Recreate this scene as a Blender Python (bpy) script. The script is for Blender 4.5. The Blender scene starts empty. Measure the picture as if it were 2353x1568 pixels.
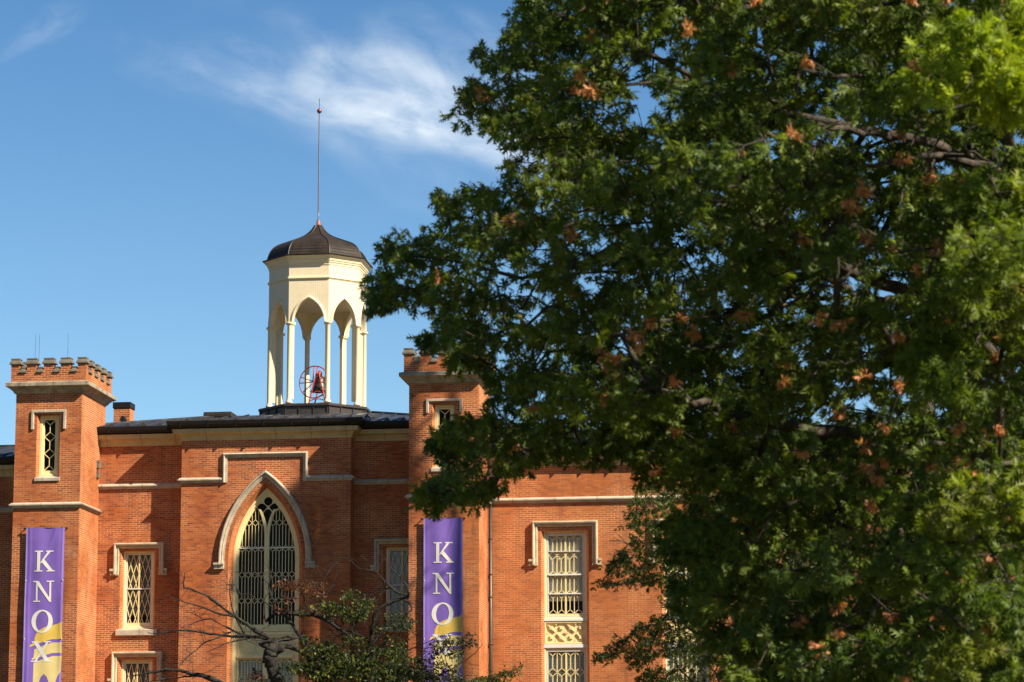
import bpy, math, random
import numpy as np
from mathutils import Vector, Matrix
from mathutils.geometry import tessellate_polygon

random.seed(7)
R = np.random.RandomState(11)
S = bpy.context.scene
COL = S.collection
rad = math.radians

# ------------------------------------------------------------------ camera
CAM = Vector((0.0, -88.0, 1.65))
YAW, PITCH, ROLL = rad(7.0), rad(10.0), rad(0.2)
FPX, CX, CY = 6400.0, 1176.5, 784.0          # focal length in the pixels of a 2353 px wide picture
fw = Vector((-math.sin(YAW) * math.cos(PITCH), math.cos(YAW) * math.cos(PITCH), math.sin(PITCH)))
r0 = Vector((math.cos(YAW), math.sin(YAW), 0))
u0 = r0.cross(fw)
rt = r0 * math.cos(ROLL) - u0 * math.sin(ROLL)
up = u0 * math.cos(ROLL) + r0 * math.sin(ROLL)
cam_d = bpy.data.cameras.new('camera')
cam = bpy.data.objects.new('camera', cam_d)
COL.objects.link(cam)
cam.matrix_world = Matrix(((rt.x, up.x, -fw.x, CAM.x), (rt.y, up.y, -fw.y, CAM.y), (rt.z, up.z, -fw.z, CAM.z), (0, 0, 0, 1)))
cam_d.sensor_width = 36.0
cam_d.lens = FPX / 2353.0 * 36.0
cam_d.clip_start = 0.5
cam_d.clip_end = 6000
cam_d.dof.use_dof = True
cam_d.dof.focus_distance = 88.0
cam_d.dof.aperture_fstop = 3.5
cam_d.dof.aperture_blades = 9
S.camera = cam

# ------------------------------------------------------------------ light
TO_SUN = Vector((1.90, -1.0, 1.80)).normalized()
sun_d = bpy.data.lights.new('sun', 'SUN')
sun = bpy.data.objects.new('sun', sun_d)
COL.objects.link(sun)
sun.rotation_euler = (-TO_SUN).to_track_quat('-Z', 'Y').to_euler()
sun.location = (40, -60, 60)
sun_d.energy = 5.0
sun_d.angle = rad(0.55)
sun_d.color = (1.0, 0.90, 0.74)
S.view_settings.view_transform = 'Standard'
S.view_settings.look = 'None'
S.view_settings.gamma = 1.0
S.view_settings.exposure = 0.85
S.cycles.max_bounces = 6
S.cycles.transparent_max_bounces = 12

W = bpy.data.worlds.new('World')
S.world = W
W.use_nodes = True
nt = W.node_tree
nt.nodes.clear()


class NG:
    """small helper for wiring nodes"""
    def __init__(s, tree): s.t = tree
    def n(s, kind, **kw):
        nd = s.t.nodes.new(kind)
        for k, v in kw.items(): setattr(nd, k, v)
        return nd
    def link(s, a, b): s.t.links.new(a, b)
    def val(s, sock, v):
        if hasattr(v, 'is_output') or isinstance(v, bpy.types.NodeSocket): s.link(v, sock)
        else: sock.default_value = v
    def math(s, op, a, b=0.0, c=None, clamp=False):
        nd = s.n('ShaderNodeMath', operation=op); nd.use_clamp = clamp
        s.val(nd.inputs[0], a); s.val(nd.inputs[1], b)
        if c is not None: s.val(nd.inputs[2], c)
        return nd.outputs[0]
    def mix(s, f, a, b, mode='MIX'):
        nd = s.n('ShaderNodeMix', data_type='RGBA', blend_type=mode)
        s.val(nd.inputs[0], f); s.val(nd.inputs[6], a); s.val(nd.inputs[7], b)
        return nd.outputs[2]
    def ramp(s, f, stops, interp='LINEAR'):
        nd = s.n('ShaderNodeValToRGB'); cr = nd.color_ramp; cr.interpolation = interp
        while len(cr.elements) < len(stops): cr.elements.new(0.5)
        for e, (p, c) in zip(cr.elements, stops):
            e.position = p; e.color = (*c, 1) if len(c) == 3 else c
        s.val(nd.inputs[0], f)
        return nd.outputs[0]
    def noise(s, vec, scale, detail=4, rough=0.55, dist=0.0, out=0):
        nd = s.n('ShaderNodeTexNoise')
        if vec is not None: s.link(vec, nd.inputs['Vector'])
        nd.inputs['Scale'].default_value = scale; nd.inputs['Detail'].default_value = detail
        nd.inputs['Roughness'].default_value = rough; nd.inputs['Distortion'].default_value = dist
        return nd.outputs[out]
    def comb(s, x, y, z=0.0):
        nd = s.n('ShaderNodeCombineXYZ'); s.val(nd.inputs[0], x); s.val(nd.inputs[1], y); s.val(nd.inputs[2], z)
        return nd.outputs[0]
    def maprange(s, v, a, b, c=0.0, d=1.0, smooth=True):
        nd = s.n('ShaderNodeMapRange'); nd.interpolation_type = 'SMOOTHSTEP' if smooth else 'LINEAR'
        s.val(nd.inputs[0], v); nd.inputs[1].default_value = a; nd.inputs[2].default_value = b
        nd.inputs[3].default_value = c; nd.inputs[4].default_value = d
        return nd.outputs[0]


def ray(u, v):
    return (fw + rt * ((u - CX) / FPX) - up * ((v - CY) / FPX))


g = NG(nt)
sky = g.n('ShaderNodeTexSky', sky_type='NISHITA')
sky.sun_disc = False
sky.sun_elevation = math.asin(TO_SUN.z)
sky.sun_rotation = math.atan2(TO_SUN.x, TO_SUN.y)
sky.altitude = 200
sky.air_density = 1.0
sky.dust_density = 0.35
sky.ozone_density = 3.0
tc = g.n('ShaderNodeTexCoord')
sep = g.n('ShaderNodeSeparateXYZ'); g.link(tc.outputs['Generated'], sep.inputs[0])
yy = g.math('MAXIMUM', sep.outputs[1], 0.05)
sx = g.math('DIVIDE', sep.outputs[0], yy)
sz = g.math('DIVIDE', sep.outputs[2], yy)
front = g.maprange(sep.outputs[1], 0.2, 0.5)


def sky_uv(u, v):
    d = ray(u, v)
    return d.x / d.y, d.z / d.y


def cloud(u, v, ang, lx, ly, seed, lo, hi, stretch=3.2, sc=9.0):
    """one patch of cirrus round a direction of the sky: an elongated soft mask times stretched noise"""
    a, b = sky_uv(u, v)
    dx = g.math('SUBTRACT', sx, a); dz = g.math('SUBTRACT', sz, b)
    ca, sa = math.cos(ang), math.sin(ang)
    p = g.math('ADD', g.math('MULTIPLY', dx, ca), g.math('MULTIPLY', dz, sa))
    q = g.math('SUBTRACT', g.math('MULTIPLY', dz, ca), g.math('MULTIPLY', dx, sa))
    vec = g.comb(g.math('ADD', p, seed), g.math('MULTIPLY', q, stretch), seed)
    warp = g.noise(vec, sc * 0.7, 3, 0.5)
    q2 = g.math('ADD', q, g.math('MULTIPLY', g.math('SUBTRACT', warp, 0.5), ly * 2.2))
    p2 = g.math('ADD', p, g.math('MULTIPLY', g.math('SUBTRACT', g.noise(vec, sc * 1.3, 3, 0.5), 0.5), lx * 1.2))
    e = g.math('ADD', g.math('POWER', g.math('ABSOLUTE', g.math('DIVIDE', p2, lx)), 2.0),
               g.math('POWER', g.math('ABSOLUTE', g.math('DIVIDE', q2, ly)), 2.0))
    m = g.maprange(e, 1.0, 0.0)
    n = g.maprange(g.noise(vec, sc * 2.2, 7, 0.58, 0.6), lo, hi)
    return g.math('MULTIPLY', m, n)


def add_f(a, b): return g.math('ADD', a, b, clamp=True)


c1 = cloud(890, 218, rad(-20), 0.043, 0.020, 3.1, 0.26, 0.68, 1.8, 15)
c2 = cloud(700, 215, rad(-22), 0.060, 0.012, 7.7, 0.32, 0.85, 2.6, 14)
c3 = cloud(1060, 165, rad(-35), 0.050, 0.026, 1.9, 0.24, 0.80, 1.6, 13)
c4 = cloud(110, 55, rad(35), 0.024, 0.011, 5.3, 0.30, 0.85, 2.0, 20)
c5 = cloud(1080, 305, rad(-16), 0.060, 0.018, 2.2, 0.22, 0.75, 2.2, 15)
c6 = cloud(470, 150, rad(-20), 0.05, 0.014, 9.4, 0.35, 0.95, 2.4, 16)
c7 = cloud(960, 225, rad(-22), 0.090, 0.044, 4.4, 0.26, 0.90, 2.1, 10)
tot = add_f(add_f(g.math('MULTIPLY', c1, 0.46), g.math('MULTIPLY', c2, 0.30)),
            add_f(g.math('MULTIPLY', c3, 0.36), g.math('MULTIPLY', c4, 0.26)))
tot = add_f(tot, add_f(g.math('MULTIPLY', c5, 0.46), g.math('MULTIPLY', c6, 0.16)))
tot = add_f(tot, g.math('MULTIPLY', c7, 0.48))
c8 = cloud(800, 272, rad(-13), 0.075, 0.0085, 6.6, 0.22, 0.72, 2.6, 16)
c9 = cloud(700, 150, rad(-15), 0.075, 0.022, 8.8, 0.30, 0.90, 2.0, 14)
tot = add_f(tot, add_f(g.math('MULTIPLY', c8, 0.34), g.math('MULTIPLY', c9, 0.16)))
cov = g.math('MULTIPLY', g.math('MULTIPLY', tot, front), 0.86)
tint = g.mix(1.0, sky.outputs[0], (0.885, 1.035, 1.05, 1), 'MULTIPLY')
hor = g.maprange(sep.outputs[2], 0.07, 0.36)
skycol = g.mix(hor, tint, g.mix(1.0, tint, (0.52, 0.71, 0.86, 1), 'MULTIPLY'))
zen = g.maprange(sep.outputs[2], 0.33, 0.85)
skycol = g.mix(zen, skycol, g.mix(1.0, skycol, (0.48, 0.52, 0.58, 1), 'MULTIPLY'))  # sky above the frame darkened to lessen its fill light
# dark treeline colour added to the unseen low sky to cut fill light
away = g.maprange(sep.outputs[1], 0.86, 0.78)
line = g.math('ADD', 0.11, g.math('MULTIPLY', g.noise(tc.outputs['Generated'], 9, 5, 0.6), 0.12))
fill_cut = g.math('MULTIPLY', away, g.maprange(g.math('SUBTRACT', sep.outputs[2], line), 0.015, -0.015))
skycol = g.mix(fill_cut, skycol, (0.55, 0.62, 0.30, 1))
SKY_CLOUD = (6.2, 6.9, 7.6, 1)
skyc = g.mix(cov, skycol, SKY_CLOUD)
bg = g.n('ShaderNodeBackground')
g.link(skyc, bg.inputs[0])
bg.inputs[1].default_value = 0.0775
wo = g.n('ShaderNodeOutputWorld')
g.link(bg.outputs[0], wo.inputs[0])

# ------------------------------------------------------------------ materials
def new_mat(name):
    m = bpy.data.materials.new(name); m.use_nodes = True
    t = m.node_tree; t.nodes.clear(); k = NG(t)
    out = k.n('ShaderNodeOutputMaterial'); p = k.n('ShaderNodeBsdfPrincipled')
    k.link(p.outputs[0], out.inputs[0])
    return m, k, p, out


def bump(k, p, h, strength, dist=0.02):
    b = k.n('ShaderNodeBump'); b.inputs['Strength'].default_value = strength; b.inputs['Distance'].default_value = dist
    k.link(h, b.inputs['Height']); k.link(b.outputs[0], p.inputs['Normal'])


def pos(k): return k.n('ShaderNodeNewGeometry').outputs['Position']


BRICK_SPLIT = -12.2


def mat_brick(name='brick'):
    m, k, p, _ = new_mat(name)
    uv = k.n('ShaderNodeUVMap').outputs[0]
    s = k.n('ShaderNodeSeparateXYZ'); k.link(uv, s.inputs[0])
    wob = k.math('MULTIPLY', k.math('SUBTRACT', k.noise(uv, 1.7, 2), 0.5), 0.02)
    vv = k.math('DIVIDE', k.math('ADD', s.outputs[1], wob), 0.0665)
    row = k.math('FLOOR', vv); fv = k.math('FRACT', vv)
    wn1 = k.n('ShaderNodeTexWhiteNoise', noise_dimensions='1D'); k.link(row, wn1.inputs['W'])
    off = k.math('ADD', k.math('MULTIPLY', k.math('MODULO', row, 2.0), 0.5), k.math('MULTIPLY', wn1.outputs[0], 0.12))
    uu = k.math('ADD', k.math('DIVIDE', s.outputs[0], 0.215), off)
    col = k.math('FLOOR', uu); fu = k.math('FRACT', uu)
    wn = k.n('ShaderNodeTexWhiteNoise', noise_dimensions='2D'); k.link(k.comb(col, row), wn.inputs[0])
    patch = k.noise(uv, 0.9, 5, 0.6)
    t = k.math('ADD', k.math('ADD', k.math('MULTIPLY', wn.outputs[0], 0.50), 0.05), k.math('MULTIPLY', patch, 0.46))
    c = k.ramp(t, [(0.10, (0.09, 0.038, 0.024)), (0.22, (0.21, 0.060, 0.026)), (0.38, (0.34, 0.084, 0.028)), (0.60, (0.43, 0.110, 0.031)),
                   (0.80, (0.50, 0.148, 0.040)), (0.98, (0.48, 0.22, 0.09))])
    sp = k.noise(uv, 60, 3, 0.7)
    c = k.mix(k.math('MULTIPLY', k.maprange(sp, 0.45, 0.75), 0.25), c, (0.16, 0.055, 0.03, 1))
    # the outer wing is of a paler, more orange brick
    ow = k.maprange(s.outputs[0], BRICK_SPLIT, BRICK_SPLIT + 0.05)
    c = k.mix(k.math('MULTIPLY', ow, 0.5), c, k.mix(0.5, c, (0.60, 0.215, 0.060, 1)))
    mm = k.math('MAXIMUM', k.math('LESS_THAN', fu, 0.055), k.math('LESS_THAN', fv, 0.17))
    mn = k.maprange(k.noise(uv, 0.45, 3, 0.6), 0.36, 0.62)
    mc = k.mix(mn, (0.30, 0.13, 0.055, 1), (0.70, 0.47, 0.26, 1))
    c = k.mix(mm, c, mc)
    stain = k.maprange(k.noise(uv, 0.35, 6, 0.65), 0.56, 0.78)
    c = k.mix(k.math('MULTIPLY', stain, 0.35), c, (0.17, 0.075, 0.045, 1))
    # soot and damp streaks that run down the wall, and a few bleached areas
    sv = k.comb(k.math('MULTIPLY', s.outputs[0], 2.2), k.math('MULTIPLY', s.outputs[1], 0.22))
    stk = k.maprange(k.noise(sv, 1.6, 6, 0.6), 0.52, 0.74)
    c = k.mix(k.math('MULTIPLY', stk, 0.48), c, (0.14, 0.06, 0.04, 1))
    blc = k.maprange(k.noise(uv, 0.7, 5, 0.6, 0.5), 0.60, 0.76)
    c = k.mix(k.math('MULTIPLY', blc, 0.28), c, (0.55, 0.33, 0.22, 1))
    k.link(c, p.inputs['Base Color']); p.inputs['Roughness'].default_value = 0.9; p.inputs['Specular IOR Level'].default_value = 0.25
    h = k.math('SUBTRACT', k.math('MULTIPLY', wn.outputs[0], 0.4), k.math('MULTIPLY', mm, 1.0))
    bump(k, p, h, 0.35, 0.010)
    return m


def mat_stone(name, a, b, joint=0.0):
    m, k, p, _ = new_mat(name)
    P = pos(k)
    n = k.noise(P, 3.0, 6, 0.65)
    c = k.mix(k.maprange(n, 0.35, 0.7), (*a, 1), (*b, 1))
    f = k.noise(P, 40, 4, 0.7)
    c = k.mix(k.math('MULTIPLY', k.maprange(f, 0.5, 0.8), 0.35), c, (a[0] * 0.45, a[1] * 0.43, a[2] * 0.42, 1))
    if joint:
        s = k.n('ShaderNodeSeparateXYZ'); k.link(P, s.inputs[0])
        fr = k.math('FRACT', k.math('DIVIDE', s.outputs[0], joint))
        c = k.mix(k.math('MULTIPLY', k.math('LESS_THAN', fr, 0.018), 0.65), c, (0.12, 0.10, 0.08, 1))
    k.link(c, p.inputs['Base Color']); p.inputs['Roughness'].default_value = 0.88
    bump(k, p, k.noise(P, 22, 5, 0.7), 0.35, 0.02)
    return m


def mat_simple(name, c, rough=0.6, metal=0.0, var=0.25, scale=6.0, spec=0.5, bmp=0.0):
    m, k, p, _ = new_mat(name)
    P = pos(k)
    n = k.noise(P, scale, 5, 0.6)
    col = k.mix(k.maprange(n, 0.3, 0.75), (*c, 1), (*[x * (1 - var) for x in c], 1))
    k.link(col, p.inputs['Base Color'])
    p.inputs['Roughness'].default_value = rough; p.inputs['Metallic'].default_value = metal
    p.inputs['Specular IOR Level'].default_value = spec
    if bmp: bump(k, p, k.noise(P, scale * 4, 4), bmp, 0.02)
    return m


def mat_paint(name, c, boards=False):
    m, k, p, _ = new_mat(name)
    P = pos(k)
    n = k.noise(P, 1.4, 6, 0.62)
    col = k.mix(k.math('MULTIPLY', k.maprange(n, 0.5, 0.8), 0.22), (*c, 1), (c[0] * 0.75, c[1] * 0.68, c[2] * 0.55, 1))
    sp_ = k.n('ShaderNodeSeparateXYZ'); k.link(P, sp_.inputs[0])
    sv = k.comb(k.math('MULTIPLY', sp_.outputs[0], 5.0), k.math('MULTIPLY', sp_.outputs[1], 5.0), k.math('MULTIPLY', sp_.outputs[2], 0.5))
    drip = k.maprange(k.noise(sv, 1.5, 6, 0.65), 0.55, 0.78)
    col = k.mix(k.math('MULTIPLY', drip, 0.30), col, (c[0] * 0.55, c[1] * 0.46, c[2] * 0.36, 1))
    if boards:
        uv = k.n('ShaderNodeUVMap').outputs[0]
        s = k.n('ShaderNodeSeparateXYZ'); k.link(uv, s.inputs[0])
        fr = k.math('FRACT', k.math('DIVIDE', s.outputs[0], 0.068))
        gr = k.math('LESS_THAN', fr, 0.13)
        col = k.mix(k.math('MULTIPLY', gr, 0.30), col, (0.30, 0.24, 0.15, 1))
        bump(k, p, k.math('SUBTRACT', 1.0, gr), 0.5, 0.01)
    k.link(col, p.inputs['Base Color']); p.inputs['Roughness'].default_value = 0.5
    return m


def mat_glass(name, tintc=(0.9, 0.95, 0.95)):
    m, k, p, out = new_mat(name)
    k.t.nodes.remove(p)
    tr = k.n('ShaderNodeBsdfTransparent'); tr.inputs[0].default_value = (*tintc, 1)
    gl = k.n('ShaderNodeBsdfGlossy'); gl.inputs['Roughness'].default_value = 0.03
    b = k.n('ShaderNodeBump'); b.inputs['Strength'].default_value = 0.12; b.inputs['Distance'].default_value = 0.05
    k.link(k.noise(pos(k), 1.6, 2), b.inputs['Height']); k.link(b.outputs[0], gl.inputs['Normal'])
    fr = k.n('ShaderNodeFresnel'); fr.inputs[0].default_value = 1.5
    mx = k.n('ShaderNodeMixShader')
    k.link(k.math('MULTIPLY', fr.outputs[0], 0.28, clamp=True), mx.inputs[0])
    k.link(tr.outputs[0], mx.inputs[1]); k.link(gl.outputs[0], mx.inputs[2]); k.link(mx.outputs[0], out.inputs[0])
    return m


def mat_blind(name, c, slat=0.05):
    m, k, p, _ = new_mat(name)
    s = k.n('ShaderNodeSeparateXYZ'); k.link(pos(k), s.inputs[0])
    fr = k.math('FRACT', k.math('DIVIDE', s.outputs[2], slat))
    col = k.mix(k.maprange(fr, 0.55, 0.9), (*c, 1), (c[0] * 0.35, c[1] * 0.35, c[2] * 0.35, 1))
    k.link(col, p.inputs['Base Color']); p.inputs['Roughness'].default_value = 0.6
    return m


def mat_cloth(name, c):
    m, k, p, _ = new_mat(name)
    P = pos(k)
    col = k.mix(k.maprange(k.noise(P, 2.2, 4), 0.3, 0.75), (*c, 1), (*[x * 0.86 for x in c], 1))
    k.link(col, p.inputs['Base Color']); p.inputs['Roughness'].default_value = 0.55
    p.inputs['Specular IOR Level'].default_value = 0.35
    return m


def mat_bark(name, a, b, lichen=None):
    m, k, p, _ = new_mat(name)
    P = pos(k)
    mp = k.n('ShaderNodeMapping'); k.link(P, mp.inputs[0]); mp.inputs['Scale'].default_value = (1, 1, 0.35)
    n = k.noise(mp.outputs[0], 14, 6, 0.7)
    c = k.mix(k.maprange(n, 0.35, 0.65), (*a, 1), (*b, 1))
    if lichen:
        c = k.mix(k.math('MULTIPLY', k.maprange(k.noise(P, 4.5, 5, 0.65), 0.54, 0.66), 0.8), c, (*lichen, 1))
    k.link(c, p.inputs['Base Color']); p.inputs['Roughness'].default_value = 0.95
    bump(k, p, n, 0.9, 0.04)
    return m


def mat_leaf(name, transl=0.3, spec=0.45):
    m, k, p, out = new_mat(name)
    at_ = k.n('ShaderNodeAttribute'); at_.attribute_name = 'leaf_col'
    k.link(at_.outputs[0], p.inputs['Base Color'])
    p.inputs['Roughness'].default_value = 0.5; p.inputs['Specular IOR Level'].default_value = spec
    tl = k.n('ShaderNodeBsdfTranslucent')
    tc_ = k.mix(1.0, at_.outputs[0], (1.5, 1.55, 0.55, 1), 'MULTIPLY')
    k.link(tc_, tl.inputs[0])
    mx = k.n('ShaderNodeMixShader'); mx.inputs[0].default_value = transl
    k.link(p.outputs[0], mx.inputs[1]); k.link(tl.outputs[0], mx.inputs[2]); k.link(mx.outputs[0], out.inputs[0])
    return m


def mat_pave(name):
    m, k, p, _ = new_mat(name)
    c = k.ramp(k.noise(pos(k), 1.2, 6, 0.65), [(0.3, (0.20, 0.145, 0.085)), (0.7, (0.27, 0.20, 0.125))])
    k.link(c, p.inputs['Base Color']); p.inputs['Roughness'].default_value = 0.9
    return m


def mat_ground(name):
    m, k, p, _ = new_mat(name)
    P = pos(k)
    c = k.ramp(k.noise(P, 0.6, 8, 0.7), [(0.3, (0.06, 0.06, 0.02)), (0.55, (0.095, 0.08, 0.032)), (0.75, (0.14, 0.105, 0.05))])
    k.link(c, p.inputs['Base Color']); p.inputs['Roughness'].default_value = 0.95
    return m


def mat_roof(name):
    m, k, p, _ = new_mat(name)
    P = pos(k)
    n = k.noise(P, 1.1, 6, 0.7)
    c = k.mix(k.maprange(n, 0.4, 0.7), (0.060, 0.062, 0.068, 1), (0.11, 0.105, 0.10, 1))
    k.link(c, p.inputs['Base Color'])
    k.link(k.maprange(k.noise(P, 2.7, 4), 0.3, 0.7, 0.28, 0.5), p.inputs['Roughness'])
    p.inputs['Metallic'].default_value = 0.55
    bump(k, p, k.noise(P, 0.9, 3), 0.25, 0.06)
    return m


BRICK = mat_brick()
LIME = mat_stone('pale_limestone', (0.54, 0.45, 0.33), (0.36, 0.30, 0.22), 1.35)
TLIME = mat_stone('sooty_limestone', (0.42, 0.34, 0.24), (0.20, 0.165, 0.12), 1.1)
HOODST = mat_stone('carved_stone', (0.58, 0.48, 0.31), (0.40, 0.33, 0.22))
BUFF = mat_stone('buff_sandstone', (0.58, 0.44, 0.22), (0.46, 0.34, 0.17), 1.15)
COPING = mat_stone('weathered_coping', (0.19, 0.163, 0.125), (0.10, 0.087, 0.068))
CREAM = mat_paint('cream_paint', (0.85, 0.68, 0.33))
CREAMB = mat_paint('cream_boarding', (0.84, 0.71, 0.46), True)
CREAMC = mat_paint('cupola_cream', (0.84, 0.71, 0.45))
WHITE = mat_paint('white_paint', (0.78, 0.76, 0.70))
ALU = mat_simple('storm_sash_metal', (0.66, 0.62, 0.50), 0.5, 0.0, 0.1)
GLASS = mat_glass('window_glass')
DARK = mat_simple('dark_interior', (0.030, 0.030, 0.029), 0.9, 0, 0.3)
BLINDG = mat_blind('grey_blind', (0.20, 0.17, 0.13), 0.045)
BLINDP = mat_blind('dim_pale_blind', (0.40, 0.40, 0.37), 0.045)
BLINDW = mat_blind('white_blind', (0.60, 0.62, 0.60), 0.040)
BLINDB = mat_blind('pale_slat_blind', (0.55, 0.56, 0.52), 0.055)
SHADE = mat_simple('roller_shade', (0.60, 0.56, 0.46), 0.8, 0, 0.12)
ROOF = mat_roof('roof_metal')
GUTTER = mat_simple('gutter_metal', (0.014, 0.012, 0.011), 0.5, 0.0, 0.3, 6.0, 0.3)
FLASH = mat_simple('bronze_sheet', (0.075, 0.060, 0.050), 0.42, 0.35, 0.35)
DOME = mat_simple('dome_copper', (0.042, 0.030, 0.022), 0.6, 0.1, 0.5, 3.0, 0.3)
DOMERIB = mat_simple('dome_rib', (0.018, 0.014, 0.012), 0.5, 0.2, 0.2)
REDP = mat_simple('red_paint', (0.42, 0.055, 0.040), 0.5, 0, 0.35, 9)
REDC = mat_simple('red_cone_paint', (0.55, 0.13, 0.09), 0.5, 0, 0.2)
BRONZE = mat_simple('bell_bronze', (0.075, 0.072, 0.060), 0.4, 0.6, 0.35, 7)
MASTM = mat_simple('mast_metal', (0.20, 0.19, 0.22), 0.45, 0.4, 0.2)
BALLM = mat_simple('copper_ball', (0.36, 0.10, 0.075), 0.3, 0.7, 0.2)
PURPLE = mat_cloth('purple_cloth', (0.215, 0.125, 0.46))
LILAC = mat_cloth('lilac_edge', (0.36, 0.25, 0.66))
LETTER = mat_cloth('off_white_print', (0.80, 0.76, 0.66))
GOLD = mat_cloth('gold_print', (0.78, 0.52, 0.10))
SAND = mat_cloth('sand_print', (0.76, 0.60, 0.24))
IRON = mat_simple('dark_iron', (0.035, 0.03, 0.028), 0.5, 0.5, 0.3)
SPOUT = mat_simple('downspout_metal', (0.085, 0.06, 0.05), 0.4, 0.3, 0.3)
BARK = mat_bark('oak_bark', (0.035, 0.027, 0.020), (0.10, 0.078, 0.056))
BARK2 = mat_bark('old_bark', (0.010, 0.008, 0.007), (0.034, 0.026, 0.020), (0.055, 0.058, 0.034))
LEAF = mat_leaf('oak_leaf', 0.38, 0.3)
LEAF2 = mat_leaf('small_leaf', 0.35, 0.3)
GROUND = mat_ground('lawn')
PAVE = mat_pave('sandy_paving')
FEATHERW = mat_simple('white_feather', (0.8, 0.8, 0.8), 0.7)
FEATHERD = mat_simple('dark_feather', (0.02, 0.025, 0.04), 0.8)

# ------------------------------------------------------------------ mesh helpers
def at(u, v, Y):
    """the point of the plane y = Y seen at pixel (u, v) of the 2353 x 1568 picture"""
    d = ray(u, v); k = (Y - CAM.y) / d.y
    return CAM + d * k
def X(u, v, Y): return at(u, v, Y).x
def Z(u, v, Y): return at(u, v, Y).z
def at_dist(u, v, dist): return CAM + ray(u, v) * dist      # dist along the optical axis


def tag(o, label=None, cat=None, group=None, kind=None):
    if label: o['label'] = label
    if cat: o['category'] = cat
    if group: o['group'] = group
    if kind: o['kind'] = kind
    return o


def empty(name, loc):
    o = bpy.data.objects.new(name, None); COL.objects.link(o); o.location = loc
    o.empty_display_size = 0.3
    return o


def origin_of(o):
    p = Vector((0, 0, 0))
    while o is not None:
        p = p + o.location; o = o.parent
    return p


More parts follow.
